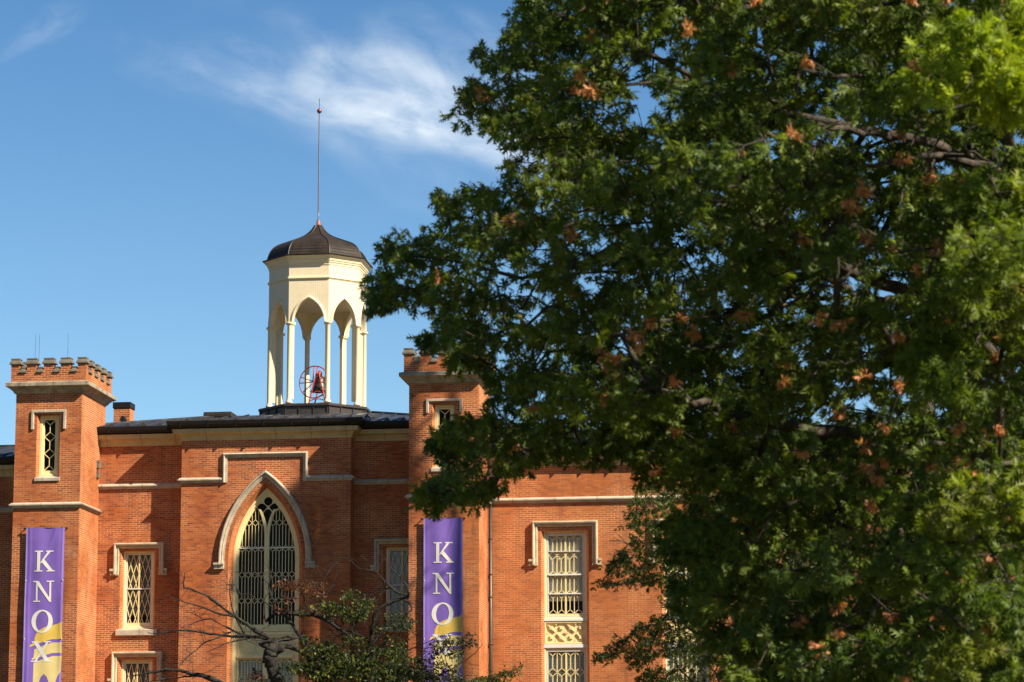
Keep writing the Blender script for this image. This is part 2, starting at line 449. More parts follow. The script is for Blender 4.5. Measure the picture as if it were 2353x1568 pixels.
class MB:
    def __init__(s): s.v = []; s.f = []; s.uv = {}; s.m = []
    def add(s, verts, faces, uvs=None, mi=0):
        b = len(s.v); s.v.extend([tuple(p) for p in verts])
        for i, f in enumerate(faces):
            if uvs is not None and uvs[i] is not None: s.uv[len(s.f)] = uvs[i]
            s.f.append([b + k for k in f]); s.m.append(mi)
        return s
    def box(s, x0, x1, y0, y1, z0, z1, mi=0):
        v = [(x0, y0, z0), (x1, y0, z0), (x1, y1, z0), (x0, y1, z0), (x0, y0, z1), (x1, y0, z1), (x1, y1, z1), (x0, y1, z1)]
        return s.add(v, [(0, 3, 2, 1), (4, 5, 6, 7), (0, 1, 5, 4), (1, 2, 6, 5), (2, 3, 7, 6), (3, 0, 4, 7)], mi=mi)
    def prism_y(s, poly, y0, y1, mi=0):
        """polygon of (x, z), counter-clockwise seen from -y, between y0 (front) and y1"""
        n = len(poly)
        t = tessellate_polygon([[Vector((x, z, 0)) for x, z in poly]])
        v = [(x, y0, z) for x, z in poly] + [(x, y1, z) for x, z in poly]
        fs = []
        for tri in t:
            a, b, c = [Vector(poly[i]) for i in tri]
            if (b - a).cross(c - a) < 0: tri = tri[::-1]
            fs.append(tuple(tri)); fs.append(tuple(n + i for i in tri[::-1]))
        area = sum(poly[i][0] * poly[(i + 1) % n][1] - poly[(i + 1) % n][0] * poly[i][1] for i in range(n))
        for i in range(n):
            j = (i + 1) % n
            q = (i, n + i, n + j, j) if area > 0 else (j, n + j, n + i, i)
            fs.append(q)
        return s.add(v, fs, mi=mi)
    def face_y(s, outer, holes, y, mi=0, flip=False):
        loops = [[Vector((x, z, 0)) for x, z in l] for l in [outer] + holes]
        t = tessellate_polygon(loops)
        flat = [p for l in [outer] + holes for p in l]
        fs = []
        for tri in t:
            a, b, c = [Vector(flat[i]) for i in tri]
            cr = (b - a).cross(c - a)
            if abs(cr) < 1e-9: continue
            if (cr < 0) != flip: tri = tri[::-1]
            fs.append(tuple(tri))
        return s.add([(x, y, z) for x, z in flat], fs, mi=mi)
    def loft(s, rings, closed=False, mi=0, flip=False, caps=False):
        n = len(rings[0]); v = [p for r in rings for p in r]; fs = []
        for i in range(len(rings) - 1):
            for j in range(n if closed else n - 1):
                a = i * n + j; b = i * n + (j + 1) % n
                q = (a, b, b + n, a + n)
                fs.append(q[::-1] if flip else q)
        if caps:
            fs.append(tuple(range(n))[::-1]); fs.append(tuple((len(rings) - 1) * n + k for k in range(n)))
        return s.add(v, fs, mi=mi)
    def tube(s, pts, rads, seg=8, mi=0, cap=True):
        pts = [Vector(p) for p in pts]
        if not hasattr(rads, '__len__'): rads = [rads] * len(pts)
        rings = []
        t0 = (pts[1] - pts[0]).normalized()
        a = t0.orthogonal().normalized()
        for i, p in enumerate(pts):
            t = (pts[min(i + 1, len(pts) - 1)] - pts[max(i - 1, 0)]).normalized()
            a = (a - t * a.dot(t))
            a = a.normalized() if a.length > 1e-6 else t.orthogonal().normalized()
            b = t.cross(a)
            rings.append([p + (a * math.cos(2 * math.pi * k / seg) + b * math.sin(2 * math.pi * k / seg)) * rads[i] for k in range(seg)])
        return s.loft(rings, True, mi, caps=cap)
    def lathe(s, cx, cy, prof, seg=16, mi=0, rot=0.0):
        rings = [[(cx + r * math.cos(rot + 2 * math.pi * k / seg), cy + r * math.sin(rot + 2 * math.pi * k / seg), z) for k in range(seg)] for r, z in prof]
        return s.loft(rings, True, mi)
    def build(s, name, mats, parent=None, smooth=False, bevel=0.0):
        o3 = origin_of(parent)
        me = bpy.data.meshes.new(name)
        V = np.array(s.v, dtype=np.float64)
        me.from_pydata((V - np.array(o3)).tolist(), [], s.f)
        for m in (mats if isinstance(mats, (list, tuple)) else [mats]): me.materials.append(m)
        me.polygons.foreach_set('material_index', s.m)
        if smooth: me.polygons.foreach_set('use_smooth', [True] * len(s.f))
        uvl = me.uv_layers.new(name='UVMap')
        for p in me.polygons:
            ov = s.uv.get(p.index)
            nx, ny, nz = p.normal
            hl = math.hypot(nx, ny)
            for k, li in enumerate(p.loop_indices):
                if ov is not None:
                    uvl.data[li].uv = ov[k]; continue
                q = V[me.loops[li].vertex_index]
                if hl > 0.3:
                    tx, ty = -ny / hl, nx / hl
                    uvl.data[li].uv = (q[0] * tx + q[1] * ty, q[2])
                else:
                    uvl.data[li].uv = (q[0], q[1])
        me.update()
        o = bpy.data.objects.new(name, me); COL.objects.link(o)
        if parent is not None: o.parent = parent
        if bevel:
            b = o.modifiers.new('bevel', 'BEVEL'); b.width = bevel; b.segments = 2; b.limit_method = 'ANGLE'; b.angle_limit = rad(40)
        return o


def three_sides(x0, x1, yf, yb, o): return [(x0 - o, yb), (x0 - o, yf - o), (x1 + o, yf - o), (x1 + o, yb)]
def four_sides(x0, x1, yf, yb, o): return [(x0 - o, yf - o), (x1 + o, yf - o), (x1 + o, yb + o), (x0 - o, yb + o)]


def run_profile(mb, plan, prof, closed=False, mi=0):
    """prof: (offset, z) from bottom to top, lofted along the plan outline"""
    rings = [[(x, y, z) for x, y in plan(o)] for o, z in prof]
    return mb.loft(rings, closed, mi)


def hood_path(x0, x1, zb, zt):
    return lambda t: [(x0 + t, zb), (x0 + t, zt - t), (x1 - t, zt - t), (x1 - t, zb)]


def gothic_path(cx, zs, zb, hw, e, n=14):
    """pointed arch: springing zs, arcs centred e beyond the middle, legs down to zb; t shrinks it"""
    def f(t):
        Rr = hw + e - t
        a1 = math.acos(e / Rr)
        L = [(cx - hw + t, zb)] if zb < zs - 1e-6 else []
        L += [(cx + e - Rr * math.cos(a1 * i / n), zs + Rr * math.sin(a1 * i / n)) for i in range(n + 1)]
        Rg = [(2 * cx - x, z) for x, z in L[:-1]][::-1]
        return L + Rg
    return f


def sweep_xz(mb, path, prof, mi=0):
    """prof: (t inwards, y); the moulding hugs a wall"""
    rings = [[(x, y, z) for x, z in path(t)] for t, y in prof]
    n0 = len(mb.f)
    mb.loft(rings, False, mi, flip=True)
    k = len(rings); n = len(rings[0]); b = len(mb.v) - k * n
    mb.f.append([b + i * n for i in range(k)]); mb.m.append(mi)
    mb.f.append([b + i * n + n - 1 for i in range(k)][::-1]); mb.m.append(mi)
    return mb


def bars(mb, segs, w, y0, y1, mi=0):
    for (xa, za), (xb, zb) in segs:
        d = Vector((xb - xa, zb - za)); L = d.length
        if L < 1e-4: continue
        d /= L; n = Vector((-d.y, d.x)) * (w / 2)
        c = [(xa - n.x, za - n.y), (xb - n.x, zb - n.y), (xb + n.x, zb + n.y), (xa + n.x, za + n.y)]
        mb.prism_y(c, y0, y1, mi)
    return mb


def rect_frame(mb, x0, x1, z0, z1, w, y0, y1, mi=0, wb=None, wt=None):
    wb = w if wb is None else wb; wt = w if wt is None else wt
    mb.box(x0, x0 + w, y0, y1, z0, z1, mi); mb.box(x1 - w, x1, y0, y1, z0, z1, mi)
    mb.box(x0 + w, x1 - w, y0 + 0.002, y1, z0, z0 + wb, mi); mb.box(x0 + w, x1 - w, y0 + 0.002, y1, z1 - wt, z1, mi)
    return mb


def y_lattice(x0, x1, z0, z1, cols, period, arm, z_node):
    """upright bars with forked Y heads meeting at nodes on the even lines"""
    segs = []; dx = (x1 - x0) / cols
    zs = []
    z = z_node
    while z > z0 - period: z -= period
    while z < z1 + period:
        zs.append(z); z += period
    for c in range(cols + 1):
        xc = x0 + c * dx
        if c % 2 == 0:
            if 0 < c < cols: segs.append(((xc, z0), (xc, z1)))
        else:
            for zn in zs:
                segs.append(((xc, zn + arm), (xc, zn + period - arm)))
                for s in (-1, 1):
                    segs.append(((xc + s * dx, zn), (xc, zn + arm)))
                    segs.append(((xc + s * dx, zn), (xc, zn - arm)))
    return segs


def clip_segs(segs, inside, n=24):
    out = []
    for (xa, za), (xb, zb) in segs:
        run = None
        for i in range(n + 1):
            t = i / n; p = (xa + (xb - xa) * t, za + (zb - za) * t)
            if inside(*p):
                if run is None: run = [p, p]
                run[1] = p
            else:
                if run and run[0] != run[1]: out.append(tuple(run))
                run = None
        if run and run[0] != run[1]: out.append(tuple(run))
    return out


def clip_rect(segs, x0, x1, z0, z1):
    return clip_segs(segs, lambda x, z: x0 - 1e-4 <= x <= x1 + 1e-4 and z0 - 1e-4 <= z <= z1 + 1e-4, 40)


def diamond_lattice(x0, x1, z0, z1, hw, hh, zref):
    segs = []; sl = hh / hw; H = z1 - z0; Wd = x1 - x0
    k0 = -int((H / sl + Wd) / (2 * hw)) - 3
    for k in range(k0, -k0):
        xa = x0 + 2 * hw * k
        for s in (1, -1):
            # the line passes (xa, zref) with slope s*sl
            segs.append(((xa + (z0 - zref) / (s * sl), z0), (xa + (z1 - zref) / (s * sl), z1)))
    return clip_segs(segs, lambda x, z: x0 <= x <= x1, 80)

# ------------------------------------------------------------------ ground
gm = MB(); gm.add([(-900, -300, 0), (900, -300, 0), (900, 1500, 0), (-900, 1500, 0)], [(0, 1, 2, 3)])
tag(gm.build('ground', GROUND), 'dry autumn lawn in front of the brick college', 'lawn', kind='structure')

# ------------------------------------------------------------------ the college
YP, YT = -0.60, -2.24                      # front planes of the pavilion and of the towers (wing wall is y = 0)
pcx = X(611, 1100, YP)
college = empty('college_building', (pcx, 0, 0))
tag(college, 'orange brick Gothic college hall with two battlemented towers and a pale open cupola', 'building')

# tower plans
LT = (X(37.5, 907, YT), X(189, 903, YT)); RT = (X(940, 905, YT), X(1100, 900, YT))
PV = (X(416, 1150, YP), X(805.8, 1150, YP))
XW0, XW1 = LT[0] - 14.0, RT[1] + 26.0      # ends of the outer wings
YB = 16.0
Z_CW = Z(320, 1008, 0)                     # top of brick, centre wings
Z_OW = Z(1250, 1062, 0)                    # outer wings
# window openings in the wing wall
def op(ul, ur, vt, vb, Y=0.0):
    um = (ul + ur) / 2; vm = (vt + vb) / 2
    return [X(ul, vm, Y), X(ur, vm, Y), Z(um, vb, Y), Z(um, vt, Y)]
LW = op(275.5, 356, 1266, 1452); LW2 = [LW[0], LW[1], Z(318, 1740, 0), Z(318, 1516, 0)]
mirror = lambda o: [2 * pcx - o[1], 2 * pcx - o[0], o[2], o[3]]
MW = mirror(LW); MW2 = mirror(LW2)
RWt = op(1243.5, 1353, 1220, 1421); RW = [RWt[0], RWt[1], Z(1298, 1990, 0) if False else 3.0, RWt[3]]
STEP = X(1521, 1400, 0) - X(1243.5, 1400, 0)
RWS = [[RW[0] + STEP * k, RW[1] + STEP * k, RW[2], RW[3]] for k in range(5)]
LOW = [[LT[0] - 2.4 - 3.6 * k - (RW[1] - RW[0]), LT[0] - 2.4 - 3.6 * k, 3.0, RW[3]] for k in range(2)]
SPL, REV = 0.075, 0.13


def rect_loop(o): return [(o[0], o[2]), (o[1], o[2]), (o[1], o[3]), (o[0], o[3])]


def reveal(mb, o, Y, splay=SPL, dep=REV):
    a = rect_loop(o); b = [(o[0] + splay, o[2]), (o[1] - splay, o[2]), (o[1] - splay, o[3]), (o[0] + splay, o[3])]
    for i in range(4):
        j = (i + 1) % 4
        v = [(a[i][0], Y, a[i][1]), (a[j][0], Y, a[j][1]), (b[j][0], Y + dep, b[j][1]), (b[i][0], Y + dep, b[i][1])]
        uv = None
        if i in (1, 3):
            uv = [[(Y, a[i][1]), (Y, a[j][1]), (Y + 0.15, b[j][1]), (Y + 0.15, b[i][1])]]
        mb.add(v, [(3, 2, 1, 0)] if False else [(0, 3, 2, 1)][::1], uv and [[uv[0][0], uv[0][3], uv[0][2], uv[0][1]]])


wall = MB()
cxl, cxr = (LT[0] + LT[1]) / 2, (RT[0] + RT[1]) / 2
outer = [(XW0, 0), (XW1, 0), (XW1, Z_OW), (cxr, Z_OW), (cxr, Z_CW), (cxl, Z_CW), (cxl, Z_OW), (XW0, Z_OW)]
holes_o = [LW, LW2, MW, MW2] + RWS + LOW
wall.face_y(outer, [rect_loop(o) for o in holes_o], 0.0)
for o in holes_o: reveal(wall, o, 0.0)
wall.add([(XW0, 0, 0), (XW0, 0, Z_OW), (XW0, YB, Z_OW), (XW0, YB, 0)], [(0, 1, 2, 3)])
wall.add([(XW1, 0, 0), (XW1, YB, 0), (XW1, YB, Z_OW), (XW1, 0, Z_OW)], [(0, 1, 2, 3)])
wall.add([(XW0, YB, 0), (XW0, YB, Z_OW), (XW1, YB, Z_OW), (XW1, YB, 0)], [(0, 1, 2, 3)])
wall.build('wall', BRICK, college)

# pavilion with its pointed opening
PY = lambda v: Z(600, v, YP)
Z_PV = Z(610, 1003, YP)
u2x = lambda xc: X(402.1 + xc * 0.35906, 1250, YP)        # from a zoomed crop
v2z = lambda yc: Z(608, 1005.3 + yc * 0.35906, YP)
acx = u2x(577); UM = u2x(578) - u2x(577)                  # metres per crop pixel
zsp = v2z(780)
aE = 380 * UM
gp = gothic_path(acx, zsp, 0.9, 236 * UM, aE, 18)
GDEP = 0.22
SPG = 25 * UM
bay = MB()
loopA = gp(0.0); loopB = gp(SPG)
bay.face_y([(PV[0], 0), (PV[1], 0), (PV[1], Z_PV), (PV[0], Z_PV)], [loopA], YP)
arc = 0.0
for i in range(len(loopA) - 1):
    a, b = loopA[i], loopA[i + 1]; c, d = loopB[i + 1], loopB[i]
    L = math.hypot(b[0] - a[0], b[1] - a[1])
    bay.add([(a[0], YP, a[1]), (b[0], YP, b[1]), (c[0], YP + GDEP, c[1]), (d[0], YP + GDEP, d[1])], [(0, 1, 2, 3)],
            [[(0.02, arc), (0.02, arc + L), (0.20, arc + L), (0.20, arc)]])
    arc += L
bay.add([(PV[0], 0.0, 0), (PV[0], YP, 0), (PV[0], YP, Z_PV), (PV[0], 0.0, Z_PV)], [(0, 1, 2, 3)])
bay.add([(PV[1], YP, 0), (PV[1], 0.0, 0), (PV[1], 0.0, Z_PV), (PV[1], YP, Z_PV)], [(0, 1, 2, 3)])
bayo = bay.build('entrance_bay', BRICK, college)

# string courses
STR = [(0.0, -0.13), (0.035, -0.125), (0.05, -0.06), (0.11, -0.055), (0.115, -0.02), (0.03, 0.045), (0.0, 0.05)]
def string_run(plan_pts, zc, name, parent, mat=LIME, prof=STR, closed=False):
    mb = MB(); run_profile(mb, plan_pts, [(o, zc + z) for o, z in prof], closed)
    return mb.build(name, mat, parent)
z_cs = Z(320, 1115, 0); z_os = Z(1340, 1145, 0)
string_run(lambda o: [(cxl, -o), (PV[0] + 0.01, -o)], z_cs, 'string_course', college)
string_run(lambda o: [(PV[1] - 0.01, -o), (cxr, -o)], z_cs, 'string_course', college)
string_run(lambda o: [(cxr, -o), (XW1, -o)], z_os, 'string_course', college)
string_run(lambda o: [(XW0, -o), (cxl, -o)], z_os, 'string_course', college)
# the bay's string steps up over the arch: legs, head and two level runs
z_ps = Z(450, 1101.5, YP); hx0, hx1 = X(512.5, 1060, YP), X(707.6, 1060, YP); hzt = Z(610, 1040, YP)
HP = [(0.0, YP), (0.0, YP - 0.085), (0.05, YP - 0.115), (0.085, YP - 0.05), (0.15, YP - 0.04), (0.15, YP)]
bh = MB(); sweep_xz(bh, hood_path(hx0, hx1, z_ps - 0.13, hzt), HP)
bh.build('hood_mould', LIME, bayo)
string_run(lambda o: [(PV[0] - o, 0), (PV[0] - o, YP - o), (hx0 + 0.004, YP - o)], z_ps, 'string_course', bayo)
string_run(lambda o: [(hx1 - 0.004, YP - o), (PV[1] + o, YP - o), (PV[1] + o, 0)], z_ps, 'string_course', bayo)
# arch hood
ah = gothic_path(acx, zsp, zsp - 20 * UM, 298 * UM, aE, 18)
AP = [(0.0, YP), (0.0, YP - 0.09), (0.035, YP - 0.15), (0.07, YP - 0.15), (0.095, YP - 0.07), (0.13, YP - 0.085), (0.16, YP - 0.05), (0.19, YP - 0.05), (0.19, YP)]
am = MB(); sweep_xz(am, ah, AP)
for s in (-1, 1):
    xo = acx + s * 298 * UM; xi = xo - s * 0.19
    zb = zsp - 20 * UM
    a, b = sorted((xo + s * 0.13, xi))
    am.prism_y([(a, zb - 0.20), (b, zb - 0.20), (b, zb), (a, zb)] if s < 0 else [(a, zb - 0.20), (b, zb - 0.20), (b, zb), (a, zb)], YP - 0.10, YP)
    am.prism_y([(a - 0.01, zb - 0.06), (b + 0.01, zb - 0.06), (b + 0.01, zb + 0.003), (a - 0.01, zb + 0.003)], YP - 0.16, YP)
am.build('arch_hood', LIME, bayo, bevel=0.008)

# cornices
CORN = [(0.0, -0.38), (0.035, -0.37), (0.05, -0.28), (0.07, -0.25), (0.09, -0.19), (0.13, -0.165), (0.25, -0.155), (0.265, -0.04), (0.275, -0.02), (0.0, 0.0)]
def cornice(plan, ztop, parent=college, prof=CORN):
    mb = MB(); run_profile(mb, plan, [(o, ztop + z) for o, z in prof]); return mb.build('cornice', BUFF, parent)
GUT = [(0.20, 0.0), (0.34, 0.02), (0.41, 0.10), (0.43, 0.20), (0.43, 0.225), (0.39, 0.225), (0.36, 0.12), (0.20, 0.10)]
def gutter(plan, z0):
    mb = MB(); run_profile(mb, plan, [(o, z0 + z) for o, z in GUT])
    pts = plan(0.432)
    for (xa, ya), (xb, yb) in zip(pts[:-1], pts[1:]):       # strap brackets
        L = math.hypot(xb - xa, yb - ya); n = max(1, int(L / 0.85))
        if L < 0.9: continue
        for i in range(n):
            t = (i + 0.5) / n; x, y = xa + (xb - xa) * t, ya + (yb - ya) * t
            if abs(yb - ya) < 1e-6: mb.box(x - 0.012, x + 0.012, y - 0.012, y + 0.10, z0 + 0.03, z0 + 0.24)
    return mb.build('gutter', GUTTER, college)
zc_w = Z(320, 997, -0.25); zc_p = Z(612, 981, YP - 0.25); zc_o = Z(1250, 1043, -0.25)
zc_l = zc_o
cw = lambda a, b: (lambda o: [(a, -o), (b, -o)])
pvp = lambda o: three_sides(PV[0], PV[1], YP, 0.0, o)
cornice(cw(cxl, PV[0] + 0.01), zc_w); cornice(cw(PV[1] - 0.01, cxr), zc_w)
cornice(pvp, zc_p); cornice(cw(cxr, XW1), zc_o); cornice(cw(XW0, cxl), zc_l)
gutter(cw(cxl, PV[0]), zc_w + 0.0); gutter(cw(PV[1], cxr), zc_w + 0.0)
gutter(lambda o: three_sides(PV[0], PV[1], YP, 0.0, o), zc_p + 0.0)
gutter(cw(cxr, XW1), zc_o); gutter(cw(XW0, cxl), zc_l)
fr = MB()
fr.box(PV[0], PV[1], YP + 0.01, 0.3, Z_PV - 0.02, zc_p + 0.1); fr.box(cxl, cxr, 0.012, 0.3, Z_CW - 0.02, zc_w + 0.1)
fr.box(XW0, cxl, 0.012, 0.3, Z_OW - 0.02, zc_o + 0.1); fr.box(cxr, XW1, 0.012, 0.3, Z_OW - 0.02, zc_o + 0.1)
fr.build('wall_head', BUFF, college)

# roofs
CUY = 7.8                                    # centre of the cupola
ccx = pcx
ez = zc_w + 0.19; SL = (Z(708, 950.5, CUY - 2.0) - ez) / (CUY - 2.0 + 0.38)
print('roof slope', SL)
xe0, xe1 = LT[0] + 0.1, RT[1] - 0.1
yb = 2 * CUY
apex_run = CUY + 0.3
az = ez + SL * apex_run
rf = MB()
F0 = [(xe0, -0.38, ez), (xe1, -0.38, ez), (xe1, yb, ez), (xe0, yb, ez)]
ph = 2.45                                    # flat square under the cupola
T = [(ccx - ph, CUY - ph, 0), (ccx + ph, CUY - ph, 0), (ccx + ph, CUY + ph, 0), (ccx - ph, CUY + ph, 0)]
tz = ez + SL * (CUY - ph + 0.38)
T = [(x, y, tz) for x, y, _ in T]
rf.add(F0 + T, [(0, 1, 5, 4), (1, 2, 6, 5), (2, 3, 7, 6), (3, 0, 4, 7), (4, 5, 6, 7), (3, 2, 1, 0)])
# bay's eave steps forward
xp0, xp1 = PV[0] - 0.36, PV[1] + 0.36; dz = SL * 0.62
zpb = zc_p + 0.19; YM = 3.2; zpm = ez + SL * (YM + 0.38) + 0.012
SLP = (zpm - zpb) / (YM - YP + 0.40)
print('bay slope', SLP)
rf.add([(xp0, YP - 0.40, zpb), (xp1, YP - 0.40, zpb), (xp1, YM, zpm), (xp0, YM, zpm), (xp0, YP - 0.40, zpb - 0.08), (xp1, YP - 0.40, zpb - 0.08), (xp1, YM, zpm - 0.3), (xp0, YM, zpm - 0.3)],
       [(0, 1, 2, 3), (0, 4, 5, 1), (1, 5, 6, 2), (3, 7, 4, 0)])
rfo = rf.build('roof', ROOF, college)
def seam(mb, a, b, w=0.022, h=0.045):
    a, b = Vector(a), Vector(b); d = (b - a).normalized(); s = d.cross(Vector((0, 0, 1))).normalized() * w / 2
    u = s.normalized().cross(d).normalized() * h
    if u.z < 0: u = -u
    mb.loft([[a - s, a - s + u, a + s + u, a + s], [b - s, b - s + u, b + s + u, b + s]], True)
def guard(mb, p, s=0.11):
    x, y, z = p
    mb.add([(x - s, y - 0.02, z), (x + s, y - 0.02, z), (x, y + 0.10, z + 0.05), (x, y, z + s * 1.1)], [(0, 1, 3), (1, 2, 3), (2, 0, 3)])
sm = MB(); gd = []
pitch_ = 0.54
def roof_front(xs, y0, z0, ytop, gd_off=0.75):
    for x in xs:
        yt = ytop(x)
        if yt - y0 < 0.3: continue
        seam(sm, (x, y0, z0), (x, yt, z0 + SL * (yt - y0)))
        if yt - y0 > gd_off: gd.append((x + pitch_ / 2, y0 + gd_off, z0 + SL * gd_off))
def hip_top(x):
    tl = (x - xe0) / (ccx - ph - xe0) if x < ccx - ph else ((xe1 - x) / (xe1 - ccx - ph) if x > ccx + ph else 1.0)
    return -0.38 + (CUY - ph + 0.38) * max(0, min(1, tl))
xs = [ccx + pitch_ * (k + 0.5) for k in range(-22, 22)]
roof_front([x for x in xs if not (xp0 - 0.02 < x < xp1 + 0.02) and xe0 < x < xe1], -0.38, ez, hip_top)
for x in [x for x in xs if xp0 < x < xp1]:
    seam(sm, (x, YP - 0.40, zpb), (x, YM, zpm)); gd.append((x + pitch_ / 2, YP + 0.3, zpb + SLP * 0.7))
    if hip_top(x) > YM: seam(sm, (x, YM, zpm), (x, hip_top(x), ez + SL * (hip_top(x) + 0.38)))
for a, b in ((F0[0], T[0]), (F0[1], T[1])): seam(sm, a, b, 0.12, 0.06)
# outer wing roofs
eo = zc_o + 0.19
for (xa, xb, yr) in ((cxr, XW1, 7.4), (XW0, cxl, 5.6)):
    zr = eo + SL * (yr + 0.38)
    w = MB()
    w.add([(xa, -0.38, eo), (xb, -0.38, eo), (xb, yr, zr), (xa, yr, zr), (xa, 2 * yr, eo), (xb, 2 * yr, eo)], [(0, 1, 2, 3), (3, 2, 5, 4), (0, 4, 5, 1), (0, 3, 4), (1, 5, 2)])
    w.build('roof', ROOF, college)
    n = int((xb - xa) / pitch_)
    vis_ = (lambda x: RT[1] - 0.3 < x < RT[1] + 8) if xa == cxr else (lambda x: LT[0] - 2.5 < x < LT[0] + 0.3)
    keep_ = len(gd)
    roof_front([xa + pitch_ * (k + 0.3) for k in range(n)], -0.38, eo, lambda x: yr)
    gd[keep_:] = [q for q in gd[keep_:] if vis_(q[0])]
    seam(sm, (xa, yr, zr), (xb, yr, zr), 0.12, 0.05)
sm.build('roof_seam', ROOF, rfo)
for p in gd:
    m_ = MB(); guard(m_, p); m_.build('snow_guard', FLASH, rfo)
# roof hatch
h = MB(); hx = (X(471, 950, 4.6), X(529, 950, 4.6)); hz = Z(500, 947, 4.6)
h.box(hx[0], hx[1], 4.6, 6.0, hz - 0.8, hz - 0.17); h.box(hx[0] - 0.04, hx[1] + 0.04, 4.55, 6.05, hz - 0.17, hz)
h.box(hx[0] - 0.05, hx[1] + 0.05, 4.54, 4.56, hz - 0.115, hz - 0.085)
h.build('roof_hatch', FLASH, college, bevel=0.01)
# chimney
chx = (X(261, 950, 5.0), X(298, 950, 5.0)); chz = Z(280, 938, 5.0); chw = chx[1] - chx[0]
c_ = MB(); c_.box(chx[0], chx[1], 5.0, 5.0 + chw, ez - 1.0, chz + 0.02)
ch = c_.build('chimney', BRICK, college)
c_ = MB(); c_.box(chx[0] - 0.03, chx[1] + 0.03, 4.97, 5.03 + chw, chz, Z(280, 924.5, 5.0)); c_.build('cap', GUTTER, ch, bevel=0.008)
fl = MB(); fx, fz = X(283, 966, 4.6), Z(283, 966, 4.6)
fl.prism_y([(fx - 0.12, fz), (fx, fz - 0.14), (fx + 0.12, fz), (fx + 0.05, fz + 0.14), (fx - 0.06, fz + 0.14)], 4.55, 4.68)
fl.box(fx - 0.02, fx + 0.02, 4.66, 4.72, fz - 0.6, fz)
fl.build('flood_lamp', IRON, college, bevel=0.012)

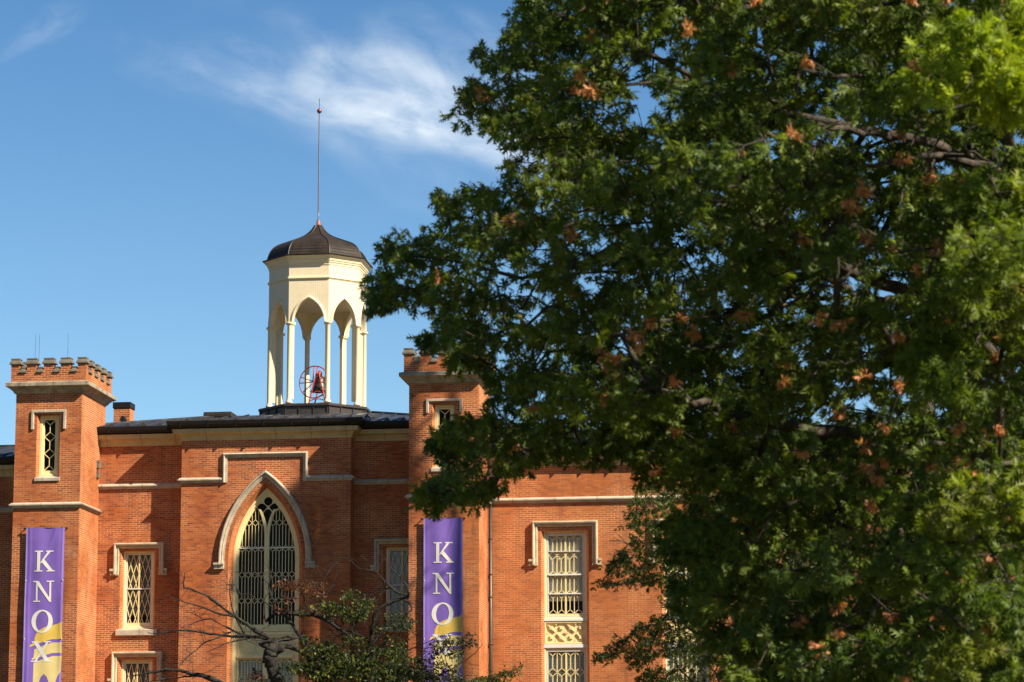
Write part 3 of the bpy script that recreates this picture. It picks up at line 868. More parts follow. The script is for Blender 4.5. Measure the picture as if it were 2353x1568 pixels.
# ------------------------------------------------------------------ towers
def tower(px, uw, vref, lean_u, win, hood, rods):
    """px: x range of the shaft; uw: centre pixel; vref: pixel heights measured at the middle of the front"""
    x0, x1 = px; yb_ = 0.6
    OV = 0.145
    zt = lambda v, o=0.0: Z(uw, v, YT - o)
    z_shaft = zt(vref['corn_bot'])
    sh = MB(); hw = win['open']
    sh.face_y([(x0, 0), (x1, 0), (x1, z_shaft + 0.02), (x0, z_shaft + 0.02)], [rect_loop(hw)], YT)
    reveal(sh, hw, YT)
    sh.add([(x0, yb_, 0), (x0, YT, 0), (x0, YT, z_shaft + 0.02), (x0, yb_, z_shaft + 0.02)], [(0, 1, 2, 3)])
    sh.add([(x1, YT, 0), (x1, yb_, 0), (x1, yb_, z_shaft + 0.02), (x1, YT, z_shaft + 0.02)], [(0, 1, 2, 3)])
    sh.add([(x1, yb_, 0), (x0, yb_, 0), (x0, yb_, z_shaft + 0.02), (x1, yb_, z_shaft + 0.02)], [(0, 1, 2, 3)])
    tw = sh.build('tower', BRICK, college)
    plan = lambda o: four_sides(x0, x1, YT, yb_, o)
    z_ct = zt(vref['corn_top'], 0.15); z_cf = zt(vref['fascia_bot'], 0.29)
    c = MB()
    run_profile(c, plan, [(0.0, z_shaft), (0.05, z_shaft + 0.02), (0.10, z_shaft + 0.10), (0.145, z_shaft + 0.13), (0.155, z_shaft + 0.155),
                          (0.28, z_cf - 0.005), (0.285, z_cf), (0.285, z_ct - 0.04), (OV - 0.02, z_ct + 0.015)], True)
    c.build('tower_cornice', TLIME, tw, bevel=0.006)
    # parapet with merlons
    z_cr = zt(vref['crenel'], OV); z_mt = zt(vref['merlon'], OV)
    th = 0.26
    pa = MB(); co = MB()
    X0, X1, Y0, Y1 = x0 - OV, x1 + OV, YT - OV, yb_ + OV
    for (a0, a1, b0, b1) in ((X0, X1, Y0, Y0 + th), (X0, X1, Y1 - th, Y1), (X0, X0 + th, Y0 + th, Y1 - th), (X1 - th, X1, Y0 + th, Y1 - th)):
        pa.box(a0, a1, b0, b1, z_ct, z_cr)
    pa.box(X0 + th, X1 - th, Y0 + th, Y1 - th, z_ct - 0.02, z_ct + 0.15)
    zc = z_mt - 0.20
    def cope(ax0, ax1, ay0, ay1, zb, zt_, out=0.055):
        """weathered coping: drip edge below, sloped shoulders, flat thin top"""
        r = lambda d, z: [(ax0 - d, ay0 - d, z), (ax1 + d, ay0 - d, z), (ax1 + d, ay1 + d, z), (ax0 - d, ay1 + d, z)]
        hgt = zt_ - zb
        co.loft([r(0.0, zb), r(out, zb + 0.01), r(out * 0.9, zb + 0.25 * hgt), r(-0.005, zb + 0.78 * hgt), r(0.012, zb + 0.80 * hgt), r(0.012, zt_)], True)
        co.add(r(0.012, zt_), [(0, 1, 2, 3)])
    n = 5
    Lx = X1 - X0; Ly = Y1 - Y0
    mw = Lx * 0.128; 
    def spots(L, corner):
        gap = (L - 2 * corner - (n - 2) * mw) / (n - 1)
        s = [(0, corner)]; p = corner + gap
        for _ in range(n - 2): s.append((p, p + mw)); p += mw + gap
        s.append((L - corner, L)); return s
    cor = th + 0.012
    sx_ = spots(Lx, cor); sy_ = spots(Ly, cor)
    for i, (a, b) in enumerate(sx_):
        for (q0, q1) in ((Y0, Y0 + th), (Y1 - th, Y1)):
            pa.box(X0 + a, X0 + b, q0, q1, z_cr, zc); cope(X0 + a, X0 + b, q0, q1, zc, z_mt)
            if i < n - 1: cope(X0 + b + 0.06, X0 + sx_[i + 1][0] - 0.06, q0, q1, z_cr - 0.085, z_cr + 0.10, 0.05)
    for i, (a, b) in enumerate(sy_):
        for (q0, q1) in ((X0, X0 + th), (X1 - th, X1)):
            if 0 < i < n - 1:
                pa.box(q0, q1, Y0 + a, Y0 + b, z_cr, zc); cope(q0, q1, Y0 + a, Y0 + b, zc, z_mt)
            if i < n - 1: cope(q0, q1, Y0 + b + 0.06, Y0 + sy_[i + 1][0] - 0.06, z_cr - 0.085, z_cr + 0.10, 0.05)
    pa.build('battlement', BRICK, tw); co.build('coping', COPING, tw)
    # string course
    string_run(lambda o: four_sides(x0, x1, YT, yb_, o), zt(vref['string'], 0.1), 'string_course', tw, closed=True)
    # flat hood
    hm = MB(); sweep_xz(hm, hood_path(*hood), [(0, YT), (0, YT - 0.055), (0.012, YT - 0.06), (0.075, YT - 0.06), (0.09, YT - 0.03), (0.09, YT)])
    hm.build('hood_mould', LIME, tw)
    for (xr, yr) in rods:
        t = MB(); t.tube([(xr, yr, z_ct), (xr, yr, z_mt + 0.85)], [0.007, 0.004], 5); t.build('lightning_rod', IRON, tw)
    return tw

# left tower openings and hoods are placed from the picture on the tower's own front plane
def tower_spec(hood_px, open_px):
    (hl, hr, ht, hb), (ol, or_, ot, ob) = hood_px, open_px
    hm_ = (hl + hr) / 2
    hood = (X(hl, (ht + hb) / 2, YT), X(hr, (ht + hb) / 2, YT), Z(hm_, hb, YT), Z(hm_, ht, YT))
    om = (ol + or_) / 2; ov = (ot + ob) / 2
    opn = [X(ol, ov, YT), X(or_, ov, YT), Z(om, ob, YT), Z(om, ot, YT)]
    return hood, opn
hoodL, openL = tower_spec((72.6, 152.2, 942.5, 986.6), (83.5, 137.0, 954.6, 1100.0))
dT = RT[0] - LT[0]
sc_ = (RT[1] - RT[0]) / (LT[1] - LT[0])
hoodR, openR = tower_spec((979.3, 1062.3, 916.5, 949), (993.0, 1047.5, 929.6, 1078.0))
tower(LT, 113, dict(corn_bot=905.0, corn_top=876.5, fascia_bot=886.0, crenel=850.0, merlon=822.5, string=1157.0), 0, dict(open=openL), hoodL,
      [((LT[0] + X(83.5, 800, YT)) / 2 + 0.33, YT + 0.25), (X(156, 800, YT + 0.2), YT + 0.2), (X(81.5, 800, YT + 0.2), YT + 0.2)])
tower(RT, 1020, dict(corn_bot=881.5, corn_top=853.0, fascia_bot=862.0, crenel=826.0, merlon=798.0, string=1137.5), 0, dict(open=openR), hoodR, [])

# ------------------------------------------------------------------ window hoods on the wings
HWP = [(0.0, 0.0), (0.0, -0.12), (0.03, -0.145), (0.075, -0.13), (0.085, -0.07), (0.115, -0.055), (0.13, -0.075), (0.165, -0.065), (0.175, -0.02), (0.175, 0.0)]
def wing_hood(x0, x1, zb, zt, mat=HOODST, prof=HWP):
    mb = MB(); sweep_xz(mb, hood_path(x0, x1, zb, zt), prof)
    w = prof[-1][0]
    for s, xo in ((-1, x0), (1, x1)):
        a, b = sorted((xo + s * 0.105, xo - s * w))
        mb.prism_y([(a, zb - 0.035), (b, zb - 0.035), (b, zb + 0.012), (a, zb + 0.012)], -0.085, 0)
        c, d = sorted((xo + s * 0.105, xo + s * 0.004))
        mb.prism_y([(c, zb + 0.014), (d, zb + 0.014), (d, zb + 0.16), (c, zb + 0.16)], -0.06, 0)
        mb.prism_y([(c - 0.012, zb + 0.10), (d + 0.012, zb + 0.10), (d + 0.012, zb + 0.175), (c - 0.012, zb + 0.175)], -0.135, 0)
    return mb.build('hood_mould', mat, college, bevel=0.008)
hL = (X(262.2, 1290, 0), X(377.6, 1290, 0), Z(318, 1320, 0), Z(318, 1248.3, 0))
hL2 = (hL[0], hL[1], Z(318, 1572, 0), Z(318, 1498, 0))
hR = (X(1223, 1250, 0), X(1373.6, 1250, 0), Z(1298, 1297.5, 0), Z(1298, 1198, 0))
wing_hood(*hL); wing_hood(*hL2)
for hh in (hL, hL2): wing_hood(2 * pcx - hh[1], 2 * pcx - hh[0], hh[2], hh[3])
for k in range(5): wing_hood(hR[0] + STEP * k, hR[1] + STEP * k, hR[2], hR[3])

# ------------------------------------------------------------------ windows (each: frame, then lattice, pane, blind, sill)
def window(x0, x1, z0, z1, Y, lattice, fr=(CREAM, 0.07), sash=(ALU, 0.05), blind=None, blind_top=None, rails=(), mull=None, bw=0.028, sill=None, lat_mat=CREAM, rail_mat=WHITE, bottom=0.0, room=0.35):
    a = MB(); fw_ = fr[1]
    rect_frame(a, x0 - 0.02, x1 + 0.02, z0, z1 + 0.03, fw_ + 0.02, Y, Y + 0.14)
    w = a.build('window', fr[0], college, bevel=0.012)
    gx0, gx1, gz0, gz1 = x0 + fw_, x1 - fw_, z0 + fw_, z1 - fw_
    b = MB(); rect_frame(b, gx0 - 0.002, gx1 + 0.002, gz0 - 0.002, gz1 + 0.002, sash[1], Y + 0.03, Y + 0.12)
    b.build('sash', sash[0], w, bevel=0.008)
    gx0 += sash[1]; gx1 -= sash[1]; gz0 += sash[1] + bottom; gz1 -= sash[1]
    l = MB()
    if bottom: l.box(gx0, gx1, Y + 0.055, Y + 0.115, gz0 - bottom, gz0)
    if mull: l.box((gx0 + gx1) / 2 - mull / 2, (gx0 + gx1) / 2 + mull / 2, Y + 0.058, Y + 0.105, gz0, gz1)
    bars(l, lattice(gx0, gx1, gz0, gz1), bw, Y + 0.063, Y + 0.10)
    l.build('lattice', lat_mat, w)
    if rails:
        for f, t, yy_ in rails:
            r_ = MB(); zc = gz0 + (gz1 - gz0) * f; r_.box(gx0, gx1, Y + yy_, Y + 0.11, zc - t / 2, zc + t / 2)
            r_.build('meeting_rail', rail_mat, w)
    p = MB(); p.add([(gx0, Y + 0.107, gz0), (gx1, Y + 0.107, gz0), (gx1, Y + 0.107, gz1), (gx0, Y + 0.107, gz1)], [(0, 1, 2, 3)])
    p.build('pane', GLASS, w)
    if blind:
        q = MB(); zb = blind_top if blind_top else gz0
        q.box(gx0, gx1, Y + 0.128, Y + 0.132, zb, gz1); q.build('blind', blind, w)
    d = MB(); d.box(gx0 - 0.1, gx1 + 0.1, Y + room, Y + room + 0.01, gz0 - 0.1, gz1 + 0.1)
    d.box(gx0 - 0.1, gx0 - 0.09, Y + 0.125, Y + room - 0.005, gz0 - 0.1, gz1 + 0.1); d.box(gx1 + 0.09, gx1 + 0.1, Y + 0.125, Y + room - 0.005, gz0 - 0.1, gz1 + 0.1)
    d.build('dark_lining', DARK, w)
    if sill:
        s_ = MB(); (sx0, sx1, sy, sh) = sill
        s_.add([(sx0, Y + 0.05, z0 + 0.06), (sx1, Y + 0.05, z0 + 0.06), (sx1, sy, z0 - 0.03), (sx0, sy, z0 - 0.03), (sx0, Y + 0.05, z0 - sh), (sx1, Y + 0.05, z0 - sh), (sx1, sy, z0 - sh), (sx0, sy, z0 - sh)],
               [(3, 2, 1, 0), (7, 6, 2, 3), (4, 5, 6, 7), (3, 0, 4, 7), (1, 2, 6, 5)])
        s_.build('sill', LIME, w, bevel=0.006)
    return w

def lat_diamond(gx0, gx1, gz0, gz1):
    m = (gx0 + gx1) / 2; out = []
    for a, b in ((gx0, m - 0.012), (m + 0.012, gx1)):
        hw_ = (b - a) / 4
        zm = (gz0 + gz1) / 2
        for za, zb in ((gz0, zm - 0.02), (zm + 0.02, gz1)):
            hh = (zb - za) / 3.5
            out += clip_rect(diamond_lattice(a, b, za, zb, hw_, hh, zb), a, b, za, zb)
    return out

def lat_y(cols, period, arm, top_node=True, ref=None):
    def f(gx0, gx1, gz0, gz1):
        return clip_rect(y_lattice(gx0, gx1, gz0, gz1, cols, period(gz0, gz1), arm, gz1 if ref is None else ref), gx0, gx1, gz0, gz1)
    return f

def inner(o): return o[0] + SPL, o[1] - SPL
# wing windows: left pair and its mirror
for o, bl, low in ((LW, BLINDG, False), (LW2, BLINDG, True), (MW, BLINDW, False), (MW2, BLINDW, True)):
    a, b = inner(o)
    z0 = o[2] + (0.02 if low else 0.08)
    window(a, b, z0, o[3], REV, lat_diamond, (CREAM, 0.065), (ALU, 0.055), blind=bl, rails=((0.5, 0.035, 0.03),), mull=0.045, bw=0.016,
           sill=None if low else (o[0] - 0.10, o[1] + 0.10, -0.09, 0.20), bottom=0.0 if low else 0.10, blind_top=None if low or bl is BLINDW else z0 + 0.48)

# right wing: tall openings holding an upper window, a carved panel and a lower window
def star(cx, cz, r, q, ang=0.0, sq=1.0):
    pts = []
    for k in range(8):
        a = ang + k * math.pi / 4; rr = r if k % 2 == 0 else q
        if k % 4 == 2: rr *= sq
        pts.append((cx + rr * math.cos(a), cz + rr * math.sin(a)))
    return pts
def carved_panel(x0, x1, z0, z1, Y, mat=CREAM):
    p = MB(); p.box(x0, x1, Y + 0.06, Y + 0.12, z0, z1)
    rect_frame(p, x0, x1, z0, z1, 0.055, Y, Y + 0.058)
    ix0, ix1, iz0, iz1 = x0 + 0.06, x1 - 0.06, z0 + 0.06, z1 - 0.06
    n = max(1, round((ix1 - ix0) / (iz1 - iz0))); w_ = (ix1 - ix0) / n; h_ = iz1 - iz0
    for k in range(n):
        cx_, cz_ = ix0 + w_ * (k + 0.5), (iz0 + iz1) / 2
        for sx__ in (-1, 1):
            for sz__ in (-1, 1):
                qx, qz = cx_ + sx__ * w_ * 0.25, cz_ + sz__ * h_ * 0.25
                diag = sx__ * sz__ < 0
                if diag: p.prism_y(star(qx, qz, w_ * 0.30, w_ * 0.075, math.atan2(-h_, w_), 0.42), Y + 0.012, Y + 0.059)
                else: p.prism_y(star(qx, qz, w_ * 0.13, w_ * 0.06, math.pi / 4), Y + 0.015, Y + 0.059)
        for s_ in (-1, 1):
            p.prism_y(star(cx_, cz_ + s_ * h_ * 0.47, w_ * 0.12, w_ * 0.04, 0), Y + 0.02, Y + 0.0585)
            p.prism_y(star(cx_ + s_ * w_ * 0.47, cz_, w_ * 0.10, w_ * 0.04, 0), Y + 0.021, Y + 0.0583)
    return p.build('carved_panel', mat, college, bevel=0.010)
zf = lambda v: Z(1298, v, REV)
for k, o in enumerate(RWS):
    a, b = inner(o)
    window(a, b, zf(1425), o[3], REV, lat_y(8, lambda p, q: (q - p) / 4, 0.128), (CREAM, 0.06), (ALU, 0.085), blind=SHADE if k != 1 else BLINDG, blind_top=zf(1381),
           rails=((0.5, 0.05, 0.0), (0.255, 0.035, 0.02), (0.80, 0.02, 0.02)), mull=0.055, bw=0.022, bottom=0.06)
    for va, vb in ((1427.5, 1421.5), (1489, 1481)):
        bd = MB(); bd.box(a - 0.015, b + 0.015, REV - 0.02, REV + 0.1, zf(va), zf(vb)); bd.build('ledge', WHITE, college, bevel=0.006)
    carved_panel(a, b, zf(1480.5), zf(1428), REV + 0.0)
    window(a, b, 3.05, zf(1489.5), REV, lat_y(8, lambda p, q: 0.64, 0.128), (CREAM, 0.03), (ALU, 0.085), blind=BLINDP, rails=(), mull=0.055, bw=0.022)
for o in LOW:
    a, b = inner(o)
    window(a, b, zf(1425), o[3], REV, lat_y(8, lambda p, q: (q - p) / 4, 0.128), (CREAM, 0.06), (ALU, 0.085), blind=BLINDG, mull=0.07)
    window(a, b, 3.05, zf(1489.5), REV, lat_y(8, lambda p, q: 0.64, 0.128), (CREAM, 0.03), (ALU, 0.085), blind=BLINDG, mull=0.07)

# tower slits
for o in (openL, openR):
    a, b = inner(o)
    window(a, b, o[2] + 0.05, o[3], YT + REV, lat_y(2, lambda p, q: (q - p) / 3.0, 0.155), (CREAM, 0.085), (CREAM, 0.045), bw=0.022,
           sill=(o[0] - 0.03, o[1] + 0.03, YT - 0.05, 0.13), bottom=0.10)

# ------------------------------------------------------------------ the great pointed window
GY = YP + GDEP
fp = gothic_path(acx, zsp, 0.95, 213 * UM, aE, 18)
gw = MB()
sweep_xz(gw, fp, [(0.0, GY + 0.12), (0.0, GY - 0.01), (0.06, GY - 0.01), (0.075, GY + 0.03), (0.12, GY + 0.035), (0.135, GY + 0.07), (0.165, GY + 0.075), (0.165, GY + 0.14)])
gwin = gw.build('window', CREAM, college)
RI = 213 * UM + aE - 0.165                   # inner radius of the light curves
def in_main(x, z):
    if z < zsp: return abs(x - acx) < 213 * UM - 0.165
    d = aE + abs(x - acx)
    return d * d + (z - zsp) ** 2 < RI * RI
mw_ = 0.155                                   # mullion width
hwi = 213 * UM - 0.165
lw_ = hwi - mw_ / 2                           # width of one light
zs2 = v2z(640)                                # where the mullion forks
c_l = acx - mw_ / 2 - lw_ / 2
R_in = 440 * UM
def in_light(side):
    # inner curve of a light: an arc leaning away from the mullion
    def f(x, z):
        if not in_main(x, z): return False
        s = (x - acx) * side
        if s < mw_ / 2: return False
        if z > zs2:
            # arc centred outwards at the springing line zs2
            d = R_in - (s - mw_ / 2)
            return d * d + (z - zs2) ** 2 < R_in * R_in
        return True
    return f
z_bot = v2z(1195)
tr = MB()
# mullion and the two forking ribs
tr.box(acx - mw_ / 2, acx + mw_ / 2, GY + 0.02, GY + 0.13, v2z(1228), zs2 + 0.02)
for s in (-1, 1):
    inn, out = [], []
    for i in range(15):
        z = zs2 + (v2z(455) - zs2) * i / 14
        xi = R_in - math.sqrt(max(0, R_in ** 2 - (z - zs2) ** 2))
        wdt = mw_ * (0.5 + 0.25 * (1 - i / 14)) if i else mw_
        inn.append((acx + s * (mw_ / 2 + xi), z)); out.append((acx + s * max(-0.0 if i else 0, mw_ / 2 + xi - wdt), z))
    poly = inn + out[::-1]
    tr.prism_y(poly if s > 0 else poly[::-1], GY + 0.022 + 0.002 * (s + 1), GY + 0.13)
    tr.box(acx + s * (mw_ / 2) if s > 0 else acx - mw_ / 2 - lw_, acx + mw_ / 2 + lw_ if s > 0 else acx - mw_ / 2, GY + 0.06, GY + 0.13, v2z(1228), z_bot)
tr.build('tracery', CREAM, gwin, bevel=0.01)
# quatrefoil plate between the ribs
oc, ozc = acx + 4 * UM, v2z(440)
def lobe(cx_, cz_, rx, rz, tipx, tipz, n=20):
    """a round lobe drawn out to a point towards (tipx, tipz)"""
    a0 = math.atan2(tipz - cz_, tipx - cx_); P = []
    for k in range(1, n):
        a = a0 + 0.55 + (2 * math.pi - 1.1) * k / n
        P.append((cx_ + rx * math.cos(a), cz_ + rz * math.sin(a)))
    return P + [(tipx, tipz)]
q = UM
lobes = [lobe(oc, ozc + 37 * q, 27 * q, 27 * q, oc, ozc + 6 * q), lobe(oc - 42 * q, ozc - 2 * q, 28 * q, 26 * q, oc - 6 * q, ozc),
         lobe(oc + 42 * q, ozc - 2 * q, 28 * q, 26 * q, oc + 6 * q, ozc)]
tear = []
for k in range(24):
    a = math.pi * 2 * k / 24
    tear.append((oc - 2 * q + 31 * q * math.cos(a) * (1 if math.sin(a) > 0 else (1 + 0.0)), ozc - 62 * q + (50 * q if math.sin(a) > 0 else 92 * q) * math.sin(a)))
tear = [(x if z > ozc - 62 * q else oc - 2 * q + (x - oc + 2 * q) * (1 - 0.55 * ((ozc - 62 * q - z) / (92 * q))), z) for x, z in tear]
plate = [(acx, zs2 + 0.03)]
for i in range(1, 13):
    z = zs2 + (v2z(458) - zs2) * i / 12; xi = R_in - math.sqrt(R_in ** 2 - (z - zs2) ** 2)
    plate.append((acx + mw_ / 2 * (0.2 + 0.8 * i / 12) + xi - 0.04, z))
ztop = v2z(350)
for i in range(1, 10):
    z = v2z(455) + (ztop - v2z(455)) * i / 9
    plate.append((acx + max(0.0, math.sqrt(max(0, RI ** 2 - (z - zsp) ** 2)) - aE) + 0.01, z))
plate = plate + [(2 * acx - x, z) for x, z in plate[1:]][::-1]
pl = MB(); pl.face_y(plate, lobes + [tear], GY + 0.085)
for lp in lobes + [tear]:
    pl.loft([[(x, GY + 0.085, z) for x, z in lp], [(x, GY + 0.115, z) for x, z in lp]], True)
pl.build('quatrefoil', CREAM, gwin)
lt = MB()
per = Z(608, 1320.1, GY) - Z(608, 1380, GY)
zn = Z(608, 1320.1, GY)
for s in (-1, 1):
    a, b = (acx - hwi, acx - mw_ / 2) if s < 0 else (acx + mw_ / 2, acx + hwi)
    sg = clip_segs(y_lattice(a, b, z_bot, v2z(440), 8, per, 0.095, zn), lambda x, z: in_light(s)(x, z) and z >= z_bot - 1e-4, 60)
    bars(lt, sg, 0.019, GY + 0.088, GY + 0.105)
lt.build('lattice', CREAM, gwin)
rl = MB()
for s in (-1, 1):
    a, b = (acx - hwi, acx - mw_ / 2) if s < 0 else (acx + mw_ / 2, acx + hwi)
    z = Z(608, 1259, GY); rl.box(a, b, GY + 0.055, GY + 0.11, z - 0.018, z + 0.018)
rl.build('meeting_rail', WHITE, gwin)
gl = MB(); gl.face_y(gothic_path(acx, zsp, z_bot, 213 * UM - 0.15, aE, 18)(0), [], GY + 0.118); gl.build('pane', GLASS, gwin)
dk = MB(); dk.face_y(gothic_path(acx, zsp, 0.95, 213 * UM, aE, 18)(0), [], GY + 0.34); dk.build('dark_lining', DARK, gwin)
# spandrel panel and the lower lights
sp0, sp1 = acx - hwi, acx + hwi
for ya_, va, vb in ((0.0, 1238, 1228), (0.03, 1262, 1240), (0.01, 1408, 1392)):
    lg = MB(); lg.box(sp0, sp1, GY + ya_, GY + 0.13, v2z(va), v2z(vb)); lg.build('ledge', CREAM, college, bevel=0.008)
carved_panel(sp0, sp1, v2z(1392), v2z(1264), GY + 0.05)
m2 = 0.12
for s in (-1, 1):
    a, b = (acx - hwi, acx - m2 / 2) if s < 0 else (acx + m2 / 2, acx + hwi)
    window(a, b, 1.0, v2z(1409), GY + 0.04, lat_y(8, lambda p, q: 0.62, 0.095), (CREAM, 0.02), (CREAM, 0.02), blind=BLINDB, bw=0.02, room=0.26)
ml = MB(); ml.box(acx - m2 / 2, acx + m2 / 2, GY + 0.02, GY + 0.15, 1.0, v2z(1409)); ml.build('mullion', CREAM, gwin)

# downspout beside the right tower
ds = MB(); dx = X(1127, 1300, -0.16)
ds.tube([(dx, -0.16, 0.2), (dx, -0.16, zc_o - 0.45)], 0.058, 12)
ds.tube([(dx, -0.16, zc_o - 0.45), (dx, -0.22, zc_o - 0.2), (dx, -0.36, zc_o + 0.02)], 0.058, 12)
for v in (1106, 1238, 1320, 1372, 1480):
    z = Z(1127, v, -0.16); ds.tube([(dx, -0.16, z - 0.03), (dx, -0.16, z + 0.03)], 0.068, 12); ds.box(dx - 0.02, dx + 0.02, -0.1, 0.0, z - 0.02, z + 0.02)
ds.build('downspout', SPOUT, college, smooth=True)
# small box on the flank of the left tower
yj = -0.35; jx = LT[1]
for v0, v1, w_ in ((1058, 1076, 0.10), (1082, 1098, 0.075)):
    jb = MB(); jb.box(jx, jx + w_, yj, yj + 0.2, Z(228, v1, yj), Z(228, v0, yj)); jb.build('junction_box', COPING, college, bevel=0.006)

# ------------------------------------------------------------------ cupola
def octo(A, h, z, cx_=None, cy_=None):
    cx_ = ccx if cx_ is None else cx_; cy_ = CUY if cy_ is None else cy_
    return [(cx_ + x, cy_ + y, z) for x, y in ((-h, -A), (h, -A), (A, -h), (A, h), (h, A), (-h, A), (-A, h), (-A, -h))]
HF, CH = 0.712, 0.905
AW = HF + CH
def octo_off(o, z): return octo(AW + o, HF + 0.4142 * o, z)
YF = CUY - AW
zz = lambda v, o=0.0: Z(708, v, YF - o)
z_eave = zz(585.5, 0.2); z_wt = zz(603); z_band = zz(638); z_cap = zz(740); z_apex = zz(683.5)
z_deck = zz(927.5, 0.2)
cup = MB()
# upper boarded drum
cup.loft([octo_off(0, z_apex + 0.05), octo_off(0, z_wt + 0.3)], True)
cupo = cup.build('cupola', CREAMB, college)
Lf = [2 * HF if i % 2 == 0 else CH * math.sqrt(2) for i in range(8)]
base_pts = octo_off(0, 0)
def place(mb, i, local):
    """copy local geometry built facing -y, starting at x = 0, on to face i"""
    a = Vector(base_pts[i]); b = Vector(base_pts[(i + 1) % 8]); t = (b - a).normalized(); nrm = Vector((t.y, -t.x, 0))
    vs = [a + t * x - nrm * y + Vector((0, 0, z)) for x, y, z in local.v]
    mb.add(vs, local.f)
arc_, mo = MB(), MB()
for i in range(8):
    L = Lf[i]; hw_ = L / 2 - 0.15; hgt = z_apex - z_cap
    e_ = (hgt ** 2 - hw_ ** 2) / (2 * hw_)
    gpth = gothic_path(L / 2, z_cap, z_cap, hw_, e_, 12)
    loc = MB()
    outl = [(0, z_cap)] + gpth(0) + [(L, z_cap), (L, z_apex + 0.052), (0, z_apex + 0.052)]
    loc.prism_y(outl, 0, 0.15); place(arc_, i, loc)
    loc = MB(); sweep_xz(loc, gpth, [(-0.075, 0.0), (-0.075, -0.02), (-0.03, -0.05), (0.0, -0.05), (0.012, 0.0), (0.012, 0.16)]); place(mo, i, loc)
arc_.build('arcade', CREAMB, cupo); mo.build('arch_moulding', CREAMC, cupo)
ce = MB(); ce.add(octo_off(-0.12, z_apex - 0.02), [tuple(range(8))]); ce.add(octo_off(-0.14, z_apex + 0.03), [tuple(range(8))]); ce.build('ceiling', CREAMB, cupo)
bd = MB()
bd.loft([octo_off(o, z_band + z) for o, z in ((0.0, -0.07), (0.02, -0.065), (0.025, -0.03), (0.055, -0.025), (0.055, 0.005), (0.03, 0.01), (0.03, 0.045), (0.0, 0.06))], True)
z_ct = z_eave
bd.loft([octo_off(o, z) for o, z in ((0.0, z_wt - 0.10), (0.02, z_wt - 0.095), (0.022, z_wt - 0.02), (0.05, z_wt - 0.01), (0.055, z_wt + 0.03), (0.08, z_wt + 0.05), (0.10, z_wt + 0.12), (0.155, z_eave - 0.03), (0.20, z_eave - 0.003))], True)
bd.build('cornice', CREAMC, cupo)
# dome in courses
dm = MB(); AR = AW + 0.215
prof = [(0.915, 0.06), (0.903, 0.14), (0.87, 0.33), (0.81, 0.50), (0.715, 0.635), (0.575, 0.75), (0.42, 0.87), (0.30, 0.975), (0.20, 1.10), (0.115, 1.27), (0.06, 1.44)]
def pr(t):
    f = t * (len(prof) - 1); i = min(int(f), len(prof) - 2); f -= i
    p0 = prof[max(i - 1, 0)]; p1 = prof[i]; p2 = prof[i + 1]; p3 = prof[min(i + 2, len(prof) - 1)]
    cr = lambda a, b, c, d: 0.5 * (2 * b + (c - a) * f + (2 * a - 5 * b + 4 * c - d) * f * f + (3 * b - a - 3 * c + d) * f ** 3)
    return cr(p0[0], p1[0], p2[0], p3[0]), cr(p0[1], p1[1], p2[1], p3[1])
def octr(f, z, d=0.0): return octo(AR * f + d, (HF + 0.09) * f + 0.414 * d, z)
rings = [octo_off(0.0, z_eave - 0.012), octr(1.0, z_eave - 0.012), octr(1.0, z_eave + 0.03), octr(0.93, z_eave + 0.055)]
N = 17
for k in range(N):
    f0, h0 = pr(k / N); f1, h1 = pr((k + 1) / N)
    rings += [octr(f0, z_eave + h0 - 0.016, 0.022), octr((f0 + f1) / 2, z_eave + (h0 + h1) / 2 - 0.004, 0.010), octr(f1, z_eave + h1, 0.002)]
dm.loft(rings, True)
dome = dm.build('dome', DOME, cupo)
rb = MB()
for i in range(8):
    pts = []
    for k in range(33):
        f, h_ = pr(k / 32); pts.append(Vector(octr(f, z_eave + h_, 0.012)[i]))
    rb.tube(pts, 0.020, 5)
pts = octr(1.0, z_eave + 0.012, 0.008)
for i in range(8): rb.tube([pts[i], pts[(i + 1) % 8]], 0.016, 5)
rb.build('dome_rib', DOMERIB, cupo)
z_top = z_eave + 1.44
cn = MB(); cn.lathe(ccx, CUY, [(0.10, z_top - 0.06), (0.105, z_top - 0.04), (0.055, z_top + 0.15), (0.052, z_top + 0.16), (0.0, z_top + 0.165)], 16); cn.build('cone_cap', REDC, cupo, smooth=True)
z_ball = Z(734.5, 255.6, CUY); z_tip = Z(735, 224, CUY)
ms = MB(); ms.lathe(ccx, CUY, [(0.062, z_top + 0.15), (0.062, z_top + 0.19), (0.03, z_top + 0.19), (0.028, z_top + 0.5), (0.019, z_ball - 0.08), (0.019, z_ball)], 10)
ms.lathe(ccx, CUY, [(0.011, z_ball), (0.010, z_tip - 0.12), (0.018, z_tip - 0.11), (0.016, z_tip - 0.07), (0.004, z_tip)], 8)
ms.build('mast', MASTM, cupo, smooth=True)
bl = MB(); bl.lathe(ccx, CUY, [(0.087 * math.sin(math.pi * k / 16) + 1e-4, z_ball - 0.087 * math.cos(math.pi * k / 16)) for k in range(17)], 20); bl.build('ball', BALLM, cupo, smooth=True)
